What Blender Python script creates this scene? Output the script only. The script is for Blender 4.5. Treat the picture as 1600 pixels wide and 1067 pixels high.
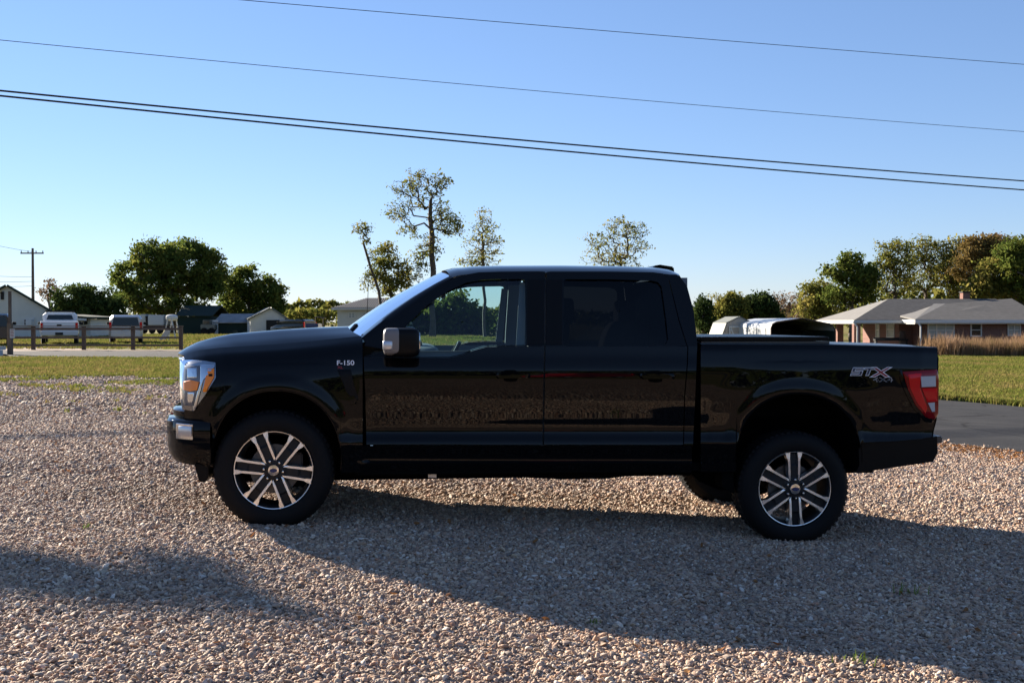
import bpy, bmesh, math, random
import numpy as np
from mathutils import Vector, Matrix

for _o in list(bpy.data.objects):
    bpy.data.objects.remove(_o)
SC = bpy.context.scene
COL = SC.collection
R = math.radians

# ------------------------------------------------------------------ camera
F, CX, CY, ZC = 1722.0, 800.0, 533.5, 1.45
TILT = math.atan(30.5 / F)
cam_d = bpy.data.cameras.new('camera')
cam = bpy.data.objects.new('camera', cam_d)
COL.objects.link(cam)
cam_d.sensor_width = 36.0
cam_d.lens = F / 1600.0 * 36.0
cam_d.clip_end = 5000
cam_d.clip_start = 0.05
cam.location = (0, 0, ZC)
cam.rotation_euler = (R(90) - TILT, 0, 0)
SC.camera = cam

# ------------------------------------------------------------------ world, sun, exposure
SUN_EL, SUN_AZ = R(19.6), R(-48.0)      # azimuth clockwise from +Y
world = bpy.data.worlds.new('World')
SC.world = world
world.use_nodes = True
wn = world.node_tree.nodes
wl = world.node_tree.links
wn.clear()
w_out = wn.new('ShaderNodeOutputWorld')
w_bg = wn.new('ShaderNodeBackground')
w_sky = wn.new('ShaderNodeTexSky')
w_sky.sky_type = 'NISHITA'
w_sky.sun_disc = False
w_sky.sun_elevation = SUN_EL
w_sky.sun_rotation = SUN_AZ
w_sky.altitude = 100
w_sky.air_density = 1.0
w_sky.dust_density = 0.0
w_sky.ozone_density = 6.0
w_bg.inputs[1].default_value = 0.066
w_gam = wn.new('ShaderNodeGamma')
w_gam.inputs[1].default_value = 0.75
w_mul = wn.new('ShaderNodeMix'); w_mul.data_type = 'RGBA'; w_mul.blend_type = 'MULTIPLY'
w_mul.inputs[0].default_value = 1.0
w_mul.inputs[7].default_value = (0.99, 0.955, 1.07, 1)
wl.new(w_sky.outputs[0], w_gam.inputs[0])
wl.new(w_gam.outputs[0], w_mul.inputs[6])
wl.new(w_mul.outputs[2], w_bg.inputs[0])
wl.new(w_bg.outputs[0], w_out.inputs[0])

sun_d = bpy.data.lights.new('sun', 'SUN')
sun_d.energy = 5.0
sun_d.angle = R(0.5)
sun_d.color = (1.0, 0.895, 0.755)
sun = bpy.data.objects.new('sun', sun_d)
COL.objects.link(sun)
S_DIR = Vector((math.sin(SUN_AZ) * math.cos(SUN_EL), math.cos(SUN_AZ) * math.cos(SUN_EL), math.sin(SUN_EL)))
sun.rotation_euler = S_DIR.to_track_quat('Z', 'Y').to_euler()
sun.location = (-30, 30, 30)

SC.view_settings.view_transform = 'Standard'
SC.view_settings.look = 'None'
SC.view_settings.exposure = 1.88
SC.view_settings.gamma = 1.0
SC.view_settings.use_curve_mapping = False
SC.render.engine = 'CYCLES'
SC.cycles.max_bounces = 10
SC.cycles.transparent_max_bounces = 24
SC.cycles.caustics_reflective = False
SC.cycles.caustics_refractive = False
SC.cycles.sample_clamp_indirect = 6.0
SC.cycles.use_denoising = True

# ------------------------------------------------------------------ picking points of the place
def ray(px, py):
    x, u = (px - CX) / F, -(py - CY) / F
    c, s = math.cos(TILT), math.sin(TILT)
    return Vector((x, c + u * s, -s + u * c))

def at(px, py, Y):
    d = ray(px, py)
    s = Y / d.y
    return Vector((d.x * s, Y, ZC + d.z * s))

PSI = R(5.6)
AX = Vector((math.cos(PSI), math.sin(PSI), 0))
BX = Vector((-math.sin(PSI), math.cos(PSI), 0))
_p = at(427, 735, 7.487)
TO = Vector((_p.x, _p.y, 0)) + BX          # truck origin: front axle, centre line

def P(px, py, yl=-1.0):
    d = ray(px, py)
    s = (yl + TO.dot(BX)) / d.dot(BX)
    w = d * s
    return Vector(((w - TO).dot(AX), yl, ZC + w.z))

TYRE_R = 0.405
HUB_F = P(427, 735, -0.99)
HUB_R = P(1243.4, 764, -0.99)
_zf, _zr = HUB_F.z - TYRE_R + 0.028, HUB_R.z - TYRE_R + 0.028
_xf = (TO + AX * HUB_F.x - BX * 0.9).x
_xr = (TO + AX * HUB_R.x - BX * 0.9).x
SL = (_zf - _zr) / (_xr - _xf)
G0 = _zf + SL * _xf

def g(x, y):
    """height of the ground"""
    x = np.asarray(x, float); y = np.asarray(y, float)
    lin = -SL * x
    xl = np.minimum(x + 3, 0); xr = np.maximum(x - 3, 0)
    left = 3 * SL + 0.06 * (1 - np.exp(xl * SL / 0.06))
    right = -3 * SL - 0.74 * (1 - np.exp(-xr * SL / 0.74))
    return G0 + np.where(x < -3, left, np.where(x > 3, right, lin))

def gz(x, y):
    return float(g(x, y))

def gp(px, py):
    d = ray(px, py)
    s = 20.0
    for _ in range(40):
        z = gz(d.x * s, d.y * s)
        s = 0.5 * s + 0.5 * (z - ZC) / min(d.z, -1e-4)
    return Vector((d.x * s, d.y * s, gz(d.x * s, d.y * s)))

# ------------------------------------------------------------------ materials
def mat(name, col=(0.5, 0.5, 0.5), rough=0.6, metal=0.0, spec=0.5, coat=0.0, noise=0.0, scale=8.0, bump=0.0,
        bscale=60.0, col2=None, emit=None):
    m = bpy.data.materials.new(name)
    m.use_nodes = True
    nt = m.node_tree
    b = nt.nodes['Principled BSDF']
    b.inputs['Base Color'].default_value = (*col, 1)
    b.inputs['Roughness'].default_value = rough
    b.inputs['Metallic'].default_value = metal
    b.inputs['Specular IOR Level'].default_value = spec
    b.inputs['Coat Weight'].default_value = coat
    b.inputs['Coat Roughness'].default_value = 0.03
    tc = None
    if noise > 0 or col2 is not None:
        tc = nt.nodes.new('ShaderNodeTexCoord')
        n = nt.nodes.new('ShaderNodeTexNoise')
        n.inputs['Scale'].default_value = scale
        n.inputs['Detail'].default_value = 5
        n.inputs['Roughness'].default_value = 0.65
        nt.links.new(tc.outputs['Object'], n.inputs['Vector'])
        r = nt.nodes.new('ShaderNodeValToRGB')
        c2 = col2 if col2 is not None else tuple(min(1, c * (1 + noise)) for c in col)
        c1 = tuple(c * (1 - noise) for c in col)
        r.color_ramp.elements[0].color = (*c1, 1)
        r.color_ramp.elements[1].color = (*c2, 1)
        r.color_ramp.elements[0].position = 0.32
        r.color_ramp.elements[1].position = 0.68
        nt.links.new(n.outputs['Fac'], r.inputs['Fac'])
        nt.links.new(r.outputs['Color'], b.inputs['Base Color'])
    if bump > 0:
        tc = tc or nt.nodes.new('ShaderNodeTexCoord')
        n = nt.nodes.new('ShaderNodeTexNoise')
        n.inputs['Scale'].default_value = bscale
        n.inputs['Detail'].default_value = 4
        nt.links.new(tc.outputs['Object'], n.inputs['Vector'])
        bp = nt.nodes.new('ShaderNodeBump')
        bp.inputs['Strength'].default_value = bump
        bp.inputs['Distance'].default_value = 0.02
        nt.links.new(n.outputs['Fac'], bp.inputs['Height'])
        nt.links.new(bp.outputs['Normal'], b.inputs['Normal'])
    return m

def glass(name, tint=(0.8, 0.9, 0.9), ior=1.45):
    m = bpy.data.materials.new(name)
    m.use_nodes = True
    nt = m.node_tree
    nt.nodes.clear()
    o = nt.nodes.new('ShaderNodeOutputMaterial')
    t = nt.nodes.new('ShaderNodeBsdfTransparent')
    t.inputs[0].default_value = (*tint, 1)
    gl = nt.nodes.new('ShaderNodeBsdfGlossy')
    gl.inputs['Roughness'].default_value = 0.0
    gl.inputs['Color'].default_value = (0.95, 0.97, 1, 1)
    fr = nt.nodes.new('ShaderNodeFresnel')
    fr.inputs['IOR'].default_value = ior
    mx = nt.nodes.new('ShaderNodeMixShader')
    nt.links.new(fr.outputs[0], mx.inputs[0])
    nt.links.new(t.outputs[0], mx.inputs[1])
    nt.links.new(gl.outputs[0], mx.inputs[2])
    nt.links.new(mx.outputs[0], o.inputs[0])
    return m

def leafmat(name, cols, trans=0.35):
    """leaf colour differs from leaf to leaf and from bough to bough"""
    m = bpy.data.materials.new(name)
    m.use_nodes = True
    nt = m.node_tree
    nt.nodes.clear()
    o = nt.nodes.new('ShaderNodeOutputMaterial')
    geo = nt.nodes.new('ShaderNodeNewGeometry')
    tc = nt.nodes.new('ShaderNodeTexCoord')
    nz = nt.nodes.new('ShaderNodeTexNoise')
    nz.inputs['Scale'].default_value = 0.45
    nz.inputs['Detail'].default_value = 2
    nt.links.new(tc.outputs['Object'], nz.inputs['Vector'])
    ad = nt.nodes.new('ShaderNodeMath'); ad.operation = 'MULTIPLY_ADD'
    nt.links.new(geo.outputs['Random Per Island'], ad.inputs[0])
    ad.inputs[1].default_value = 0.5
    sb = nt.nodes.new('ShaderNodeMath'); sb.operation = 'MULTIPLY_ADD'
    nt.links.new(nz.outputs['Fac'], sb.inputs[0]); sb.inputs[1].default_value = 1.3; sb.inputs[2].default_value = -0.4
    nt.links.new(sb.outputs[0], ad.inputs[2])
    r = nt.nodes.new('ShaderNodeValToRGB')
    el = r.color_ramp.elements
    while len(el) < len(cols):
        el.new(0.5)
    for i, c in enumerate(cols):
        el[i].position = i / (len(cols) - 1)
        el[i].color = (*c, 1)
    nt.links.new(ad.outputs[0], r.inputs['Fac'])
    d = nt.nodes.new('ShaderNodeBsdfDiffuse')
    t = nt.nodes.new('ShaderNodeBsdfTranslucent')
    mx = nt.nodes.new('ShaderNodeMixShader'); mx.inputs[0].default_value = trans
    nt.links.new(r.outputs[0], d.inputs[0]); nt.links.new(r.outputs[0], t.inputs[0])
    nt.links.new(d.outputs[0], mx.inputs[1]); nt.links.new(t.outputs[0], mx.inputs[2])
    nt.links.new(mx.outputs[0], o.inputs[0])
    return m

# ------------------------------------------------------------------ mesh helpers
def tag(o, label=None, cat=None, group=None, kind=None):
    if label: o['label'] = label
    if cat: o['category'] = cat
    if group: o['group'] = group
    if kind: o['kind'] = kind
    return o

def thing(name, label, cat, loc=(0, 0, 0), rz=0.0, group=None):
    o = bpy.data.objects.new(name, None)
    o.empty_display_size = 0.3
    COL.objects.link(o)
    o.location = loc
    o.rotation_euler = (0, 0, rz)
    return tag(o, label, cat, group)

def origin_of(p):
    v = Vector((0, 0, 0))
    while p:
        v += p.location
        p = p.parent
    return v

def link_mesh(name, me, m, parent=None, loc=None, smooth=False, angle=35):
    me.materials.append(m)
    o = bpy.data.objects.new(name, me)
    COL.objects.link(o)
    if parent: o.parent = parent
    if loc is not None: o.location = loc
    if smooth:
        me.polygons.foreach_set('use_smooth', [True] * len(me.polygons))
        me.set_sharp_from_angle(angle=R(angle))
    return o

class MB:
    """collects faces, then links them as ONE mesh object"""
    def __init__(s):
        s.v = []; s.f = []
    def add(s, vs, fs):
        n = len(s.v)
        s.v += [tuple(p) for p in vs]
        s.f += [tuple(i + n for i in f) for f in fs]
        return s
    def box(s, x0, x1, y0, y1, z0, z1):
        return s.add([(x0, y0, z0), (x1, y0, z0), (x1, y1, z0), (x0, y1, z0), (x0, y0, z1), (x1, y0, z1), (x1, y1, z1), (x0, y1, z1)],
                     [(0, 3, 2, 1), (4, 5, 6, 7), (0, 1, 5, 4), (1, 2, 6, 5), (2, 3, 7, 6), (3, 0, 4, 7)])
    def bar(s, a, b, w, h, up=(0, 0, 1)):
        """rectangular bar from a to b"""
        a, b = Vector(a), Vector(b)
        d = (b - a).normalized()
        u = Vector(up)
        sx = d.cross(u)
        if sx.length < 1e-5: sx = d.cross(Vector((0, 1, 0)))
        sx.normalize()
        uz = sx.cross(d).normalized()
        vs = []
        for q in (a, b):
            for i, j in ((-1, -1), (1, -1), (1, 1), (-1, 1)):
                vs.append(q + sx * (w / 2 * i) + uz * (h / 2 * j))
        return s.add(vs, [(0, 1, 2, 3), (7, 6, 5, 4), (0, 4, 5, 1), (1, 5, 6, 2), (2, 6, 7, 3), (3, 7, 4, 0)])
    def quad(s, *ps):
        return s.add(ps, [tuple(range(len(ps)))])
    def prism(s, poly, d):
        """poly: 3-D outline, d: extrusion vector"""
        n = len(poly); d = Vector(d)
        vs = [Vector(p) for p in poly] + [Vector(p) + d for p in poly]
        fs = [tuple(range(n))[::-1], tuple(range(n, 2 * n))]
        fs += [(i, (i + 1) % n, n + (i + 1) % n, n + i) for i in range(n)]
        return s.add(vs, fs)
    def tube(s, pts, rad, n=8, caps=True):
        pts = [Vector(p) for p in pts]
        rs = rad if isinstance(rad, (list, tuple)) else [rad] * len(pts)
        base = len(s.v)
        prev = None
        for i, p in enumerate(pts):
            d = (pts[min(i + 1, len(pts) - 1)] - pts[max(i - 1, 0)]).normalized()
            if prev is None:
                u = d.cross(Vector((0, 0, 1)))
                if u.length < 0.05: u = d.cross(Vector((0, 1, 0)))
            else:
                u = prev - d * prev.dot(d)
            u.normalize(); prev = u
            w = d.cross(u)
            for k in range(n):
                t = 2 * math.pi * k / n
                s.v.append(tuple(p + (u * math.cos(t) + w * math.sin(t)) * rs[i]))
        for i in range(len(pts) - 1):
            for k in range(n):
                a, b = base + i * n + k, base + i * n + (k + 1) % n
                s.f.append((a, b, b + n, a + n))
        if caps:
            s.f.append(tuple(base + k for k in range(n))[::-1])
            s.f.append(tuple(base + (len(pts) - 1) * n + k for k in range(n)))
        return s
    def lathe(s, prof, c, axis='y', n=32, caps=False):
        """prof: list of (radius, along)"""
        base = len(s.v)
        for r, h in prof:
            for k in range(n):
                t = 2 * math.pi * k / n
                x, y = r * math.cos(t), r * math.sin(t)
                q = (c[0] + x, c[1] + h, c[2] + y) if axis == 'y' else ((c[0] + h, c[1] + x, c[2] + y) if axis == 'x' else (c[0] + x, c[1] + y, c[2] + h))
                s.v.append(q)
        for i in range(len(prof) - 1):
            for k in range(n):
                a, b = base + i * n + k, base + i * n + (k + 1) % n
                s.f.append((a, b, b + n, a + n))
        if caps:
            s.f.append(tuple(base + k for k in range(n))[::-1])
            s.f.append(tuple(base + (len(prof) - 1) * n + k for k in range(n)))
        return s
    def grid(s, rows, hem=None):
        """rows: list of equally long rows of points"""
        base = len(s.v); m = len(rows[0])
        for r in rows:
            s.v += [tuple(p) for p in r]
        for i in range(len(rows) - 1):
            for k in range(m - 1):
                a = base + i * m + k
                s.f.append((a, a + 1, a + m + 1, a + m))
        if hem is not None:
            n = len(rows)
            loop = [base + k for k in range(m)] + [base + i * m + m - 1 for i in range(1, n)] + \
                   [base + (n - 1) * m + k for k in range(m - 2, -1, -1)] + [base + i * m for i in range(n - 2, 0, -1)]
            b2 = len(s.v)
            for i in loop:
                p = s.v[i]
                s.v.append((p[0] + hem[0], p[1] + hem[1], p[2] + hem[2]))
            L = len(loop)
            for i in range(L):
                j = (i + 1) % L
                s.f.append((loop[i], loop[j], b2 + j, b2 + i))
        return s
    def loft(s, secs, caps=True):
        base = len(s.v); n = len(secs[0])
        for q in secs:
            s.v += [tuple(p) for p in q]
        for i in range(len(secs) - 1):
            for k in range(n):
                a, b = base + i * n + k, base + i * n + (k + 1) % n
                s.f.append((a, b, b + n, a + n))
        if caps:
            s.f.append(tuple(base + k for k in range(n))[::-1])
            s.f.append(tuple(base + (len(secs) - 1) * n + k for k in range(n)))
        return s
    def superell(s, c, h, e=0.5, nu=24, nv=12):
        def sg(v, p): return math.copysign(abs(v) ** p, v)
        rows = []
        for j in range(nv + 1):
            ph = -math.pi / 2 + math.pi * j / nv
            rows.append([(c[0] + h[0] * sg(math.cos(ph), e) * sg(math.cos(t), e), c[1] + h[1] * sg(math.cos(ph), e) * sg(math.sin(t), e),
                          c[2] + h[2] * sg(math.sin(ph), e)) for t in [2 * math.pi * k / nu for k in range(nu + 1)]])
        return s.grid(rows)
    def build(s, name, m, parent=None, smooth=False, angle=35, bevel=0.0, local=False, loc=None, weld=False):
        me = bpy.data.meshes.new(name)
        off = Vector((0, 0, 0))
        if not local:
            if parent: off = origin_of(parent)
            if loc is not None: off = off + Vector(loc)
        vs = np.array(s.v, float) - np.array(off) if s.v else np.zeros((0, 3))
        me.from_pydata(vs.tolist(), [], s.f)
        if bevel > 0 or weld:
            bm = bmesh.new(); bm.from_mesh(me)
            if weld: bmesh.ops.remove_doubles(bm, verts=bm.verts, dist=1e-4)
            bmesh.ops.recalc_face_normals(bm, faces=bm.faces)
            if bevel > 0:
                es = [e for e in bm.edges if len(e.link_faces) == 2 and e.calc_face_angle(0) > 0.5]
                bmesh.ops.bevel(bm, geom=es, offset=bevel, segments=2, affect='EDGES', clamp_overlap=True)
            bm.to_mesh(me); bm.free()
        me.update()
        return link_mesh(name, me, m, parent, loc, smooth, angle)

def fast_mesh(name, verts, faces_n, idx, m, parent=None, loc=None, kind=None):
    """big meshes from numpy arrays; every face has faces_n corners"""
    me = bpy.data.meshes.new(name)
    nf = len(idx) // faces_n
    me.vertices.add(len(verts)); me.vertices.foreach_set('co', np.asarray(verts, np.float32).ravel())
    me.loops.add(len(idx)); me.loops.foreach_set('vertex_index', np.asarray(idx, np.int32))
    me.polygons.add(nf); me.polygons.foreach_set('loop_start', np.arange(nf, dtype=np.int32) * faces_n)
    me.update(calc_edges=True); me.validate()
    o = link_mesh(name, me, m, parent, loc)
    if kind: o['kind'] = kind
    return o

def pchip(keys, x):
    if x <= keys[0][0]: return keys[0][1]
    if x >= keys[-1][0]: return keys[-1][1]
    n = len(keys)
    i = 0
    while keys[i + 1][0] < x: i += 1
    def sec(k): return (keys[k + 1][1] - keys[k][1]) / (keys[k + 1][0] - keys[k][0])
    def tan(k):
        if k == 0: return sec(0)
        if k == n - 1: return sec(n - 2)
        a, b = sec(k - 1), sec(k)
        return 0.0 if a * b <= 0 else 2 * a * b / (a + b)
    h = keys[i + 1][0] - keys[i][0]
    t = (x - keys[i][0]) / h
    return ((2 * t**3 - 3 * t**2 + 1) * keys[i][1] + (t**3 - 2 * t**2 + t) * h * tan(i) +
            (-2 * t**3 + 3 * t**2) * keys[i + 1][1] + (t**3 - t**2) * h * tan(i + 1))

def lin(keys, x):
    return float(np.interp(x, [k[0] for k in keys], [k[1] for k in keys]))

def sstep(a, b, x):
    t = min(1, max(0, (x - a) / (b - a)))
    return t * t * (3 - 2 * t)
# ================================================================== THE GROUND
def sheet(name, xs, ylo, yhi, ny, m, dz, kind='structure', power=1.0):
    b = MB()
    rows = []
    for j in range(ny + 1):
        t = (j / ny) ** power
        rows.append([(x, ylo(x) + (yhi(x) - ylo(x)) * t, gz(x, ylo(x) + (yhi(x) - ylo(x)) * t) + dz) for x in xs])
    b.grid(rows)
    o = b.build(name, m, smooth=True, angle=80)
    o['kind'] = kind
    return o

def nodes_of(m):
    return m.node_tree, m.node_tree.nodes['Principled BSDF']

def noise_node(nt, scale, detail=4, vec=None, rough=0.6):
    n = nt.nodes.new('ShaderNodeTexNoise')
    n.inputs['Scale'].default_value = scale
    n.inputs['Detail'].default_value = detail
    n.inputs['Roughness'].default_value = rough
    if vec is not None: nt.links.new(vec, n.inputs['Vector'])
    return n

def ramp(nt, fac, stops):
    r = nt.nodes.new('ShaderNodeValToRGB')
    el = r.color_ramp.elements
    while len(el) < len(stops): el.new(0.5)
    for i, (p, c) in enumerate(stops):
        el[i].position = p; el[i].color = (*c, 1)
    nt.links.new(fac, r.inputs['Fac'])
    return r

def mix(nt, fac, a, b, mode='MIX'):
    x = nt.nodes.new('ShaderNodeMix'); x.data_type = 'RGBA'; x.blend_type = mode
    if hasattr(fac, 'links') or hasattr(fac, 'node'): nt.links.new(fac, x.inputs[0])
    else: x.inputs[0].default_value = fac
    nt.links.new(a, x.inputs[6]); nt.links.new(b, x.inputs[7])
    return x

# turf
m_turf = mat('turf', rough=0.95, spec=0.1)
nt, bs = nodes_of(m_turf)
tc = nt.nodes.new('ShaderNodeTexCoord')
n1 = noise_node(nt, 0.16, 4, tc.outputs['Object'])
n2 = noise_node(nt, 5.0, 6, tc.outputs['Object'], 0.75)
r1 = ramp(nt, n1.outputs['Fac'], [(0.30, (0.10, 0.125, 0.025)), (0.45, (0.15, 0.145, 0.035)), (0.58, (0.21, 0.165, 0.06)), (0.72, (0.24, 0.15, 0.07))])
r2 = ramp(nt, n2.outputs['Fac'], [(0.3, (0.55, 0.55, 0.5)), (0.7, (1.25, 1.2, 1.1))])
mm = mix(nt, 1.0, r1.outputs[0], r2.outputs[0], 'MULTIPLY')
nt.links.new(mm.outputs[2], bs.inputs['Base Color'])
bp = nt.nodes.new('ShaderNodeBump'); bp.inputs['Distance'].default_value = 0.05; bp.inputs['Strength'].default_value = 0.8
nt.links.new(n2.outputs['Fac'], bp.inputs['Height']); nt.links.new(bp.outputs[0], bs.inputs['Normal'])

# gravel bed below the loose stones
def gravel_colours(nt, fac):
    return ramp(nt, fac, [(0.0, (0.321, 0.208, 0.145)), (0.16, (0.461, 0.321, 0.227)), (0.32, (0.268, 0.203, 0.161)), (0.46, (0.536, 0.428, 0.320)),
                          (0.6, (0.385, 0.252, 0.170)), (0.72, (0.182, 0.160, 0.145)), (0.84, (0.492, 0.374, 0.259)), (0.93, (0.666, 0.589, 0.497)), (1.0, (0.429, 0.225, 0.140))])
m_bed = mat('gravel_bed', rough=0.95, spec=0.15)
nt, bs = nodes_of(m_bed)
tc = nt.nodes.new('ShaderNodeTexCoord')
vo = nt.nodes.new('ShaderNodeTexVoronoi'); vo.inputs['Scale'].default_value = 26
nt.links.new(tc.outputs['Object'], vo.inputs['Vector'])
sp = nt.nodes.new('ShaderNodeSeparateColor'); nt.links.new(vo.outputs['Color'], sp.inputs[0])
gr = gravel_colours(nt, sp.outputs[0])
n1 = noise_node(nt, 0.5, 4, tc.outputs['Object'])
soil = ramp(nt, n1.outputs['Fac'], [(0.35, (0.80, 0.77, 0.74)), (0.7, (0.60, 0.54, 0.48))])
mm = mix(nt, 1.0, gr.outputs[0], soil.outputs[0], 'MULTIPLY')
nt.links.new(mm.outputs[2], bs.inputs['Base Color'])
bp = nt.nodes.new('ShaderNodeBump'); bp.inputs['Distance'].default_value = 0.03; bp.inputs['Strength'].default_value = 1.0
bp.invert = True
nt.links.new(vo.outputs['Distance'], bp.inputs['Height']); nt.links.new(bp.outputs[0], bs.inputs['Normal'])

# asphalt
m_road = mat('asphalt', rough=0.95, spec=0.1)
nt, bs = nodes_of(m_road)
tc = nt.nodes.new('ShaderNodeTexCoord')
n1 = noise_node(nt, 0.7, 5, tc.outputs['Object'])
n2 = noise_node(nt, 60.0, 3, tc.outputs['Object'])
r1 = ramp(nt, n1.outputs['Fac'], [(0.3, (0.030, 0.030, 0.032)), (0.7, (0.050, 0.049, 0.049))])
r2 = ramp(nt, n2.outputs['Fac'], [(0.3, (0.7, 0.7, 0.7)), (0.7, (1.3, 1.3, 1.3))])
mm = mix(nt, 1.0, r1.outputs[0], r2.outputs[0], 'MULTIPLY')
n3 = noise_node(nt, 1.3, 3, tc.outputs['Object'])
vc = nt.nodes.new('ShaderNodeTexVoronoi'); vc.feature = 'DISTANCE_TO_EDGE'; vc.inputs['Scale'].default_value = 0.45
wv = mix(nt, 0.25, tc.outputs['Object'], n3.outputs['Color'], 'ADD'); nt.links.new(wv.outputs[2], vc.inputs['Vector'])
rc = ramp(nt, vc.outputs['Distance'], [(0.0, (0.35, 0.35, 0.35)), (0.018, (1, 1, 1))])
mm = mix(nt, 1.0, mm.outputs[2], rc.outputs[0], 'MULTIPLY')
nt.links.new(mm.outputs[2], bs.inputs['Base Color'])
bp = nt.nodes.new('ShaderNodeBump'); bp.inputs['Distance'].default_value = 0.01; bp.inputs['Strength'].default_value = 0.5
nt.links.new(n2.outputs['Fac'], bp.inputs['Height']); nt.links.new(bp.outputs[0], bs.inputs['Normal'])

m_dirt = mat('bare_earth', (0.16, 0.095, 0.055), 0.95, noise=0.35, scale=1.2, bump=0.6, bscale=15)

# the field: one sheet to the horizon
xs = sorted(set(list(np.linspace(-60, 60, 81)) + [-1500, -900, -500, -300, -200, -140, -100, -80, 80, 100, 140, 200, 300, 500, 900, 1500]))
ys = sorted(set(list(np.linspace(-40, 110, 61)) + [-900, -400, -200, -100, -60, 130, 160, 200, 280, 400, 700, 1200, 2200]))
b = MB(); b.grid([[(x, y, gz(x, y) - 0.012) for x in xs] for y in ys])
field = b.build('field', m_turf, smooth=True, angle=80); field['kind'] = 'structure'

# gravel lot
_q1, _q2 = gp(1475, 693), gp(1600, 708)
GE = [(-40, 26.5), (-12, 26.0), (-8, 26.0), (-3, 24.5), (1.0, 22.0), (3.6, 18.6), (_q1.x, _q1.y), (_q2.x, _q2.y), (_q2.x + 2, _q2.y - 4.2), (_q2.x + 4.5, _q2.y - 10), (_q2.x + 8, -14)]
rng = random.Random(5)
_wob = [rng.uniform(-1, 1) for _ in range(400)]
def wob(x, sc, ph=0):
    t = x * sc + 100 + ph; i = int(math.floor(t)); f = t - i; f = f * f * (3 - 2 * f)
    return _wob[i % 400] * (1 - f) + _wob[(i + 1) % 400] * f
def gravel_edge(x):
    amp = 0.75 if x < 3 else 0.12
    return lin(GE, x) + amp * wob(x, 0.7) + 0.4 * amp * wob(x, 2.3, 7) + 0.15 * amp * wob(x, 7.0, 3)
xs = sorted(set(list(np.linspace(-40, -16, 49)) + list(np.linspace(-16, 16, 321))))
xs = [x for x in xs if x <= _q2.x + 7.9]
lot = sheet('gravel_lot', xs, lambda x: -14.0, gravel_edge, 70, m_bed, 0.0)

# road
_f1, _f2 = gp(1470, 625), gp(1600, 636)
NEAR = [(-120, 40), (-40, 39.5), (-22, 39.0), (-13, 38.0), (-7, 34.5), (-1, 28.5), (3.0, 20.6), (_q1.x + 0.03, _q1.y), (_q2.x + 0.03, _q2.y), (_q2.x + 2.05, _q2.y - 4.2), (_q2.x + 4.6, _q2.y - 10), (_q2.x + 8.1, -14), (_q2.x + 11, -40)]
FAR = [(-120, 48), (-40, 47.5), (-21, 47.3), (-10, 46.5), (-1, 42.5), (4.6, 36), (7.4, 30), (_f1.x, _f1.y), (_f2.x, _f2.y), (_f2.x + 2.4, _f2.y - 5.5), (_f2.x + 5.5, _f2.y - 14), (_f2.x + 9, -14), (_f2.x + 12, -40)]
def smooth_poly(pts, k=14):
    out = []
    n = len(pts)
    for i in range(n - 1):
        p0, p1, p2, p3 = [np.array(pts[min(max(i + d, 0), n - 1)], float) for d in (-1, 0, 1, 2)]
        for j in range(k):
            t = j / k
            out.append(0.5 * ((2 * p1) + (-p0 + p2) * t + (2 * p0 - 5 * p1 + 4 * p2 - p3) * t * t + (-p0 + 3 * p1 - 3 * p2 + p3) * t**3))
    out.append(np.array(pts[-1], float))
    return out
b = MB()
na, fa = smooth_poly(NEAR), smooth_poly(FAR)
rows = []
for p, q in zip(na, fa):
    rows.append([(p[0] + (q[0] - p[0]) * t, p[1] + (q[1] - p[1]) * t, gz(p[0] + (q[0] - p[0]) * t, p[1]) + 0.012 + 0.05 * math.sin(math.pi * t)) for t in np.linspace(0, 1, 9)])
b.grid(rows)
road = b.build('road', m_road, smooth=True, angle=80); road['kind'] = 'structure'

# earth shoulder and drive behind the rail fence
b = MB()
rows = []
for x in np.linspace(-60, -12.6, 60):
    y0 = 47.1 if x > -40 else 47.6
    y1 = 50.6 + 0.8 * wob(x, 0.5) + (8 if -25 < x < -20.5 else 0)
    rows.append([(x, y0 + (y1 - y0) * t, gz(x, 50) - 0.004) for t in np.linspace(0, 1, 6)])
b.grid(rows)
sh = b.build('earth_shoulder', m_dirt); sh['kind'] = 'structure'

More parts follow.
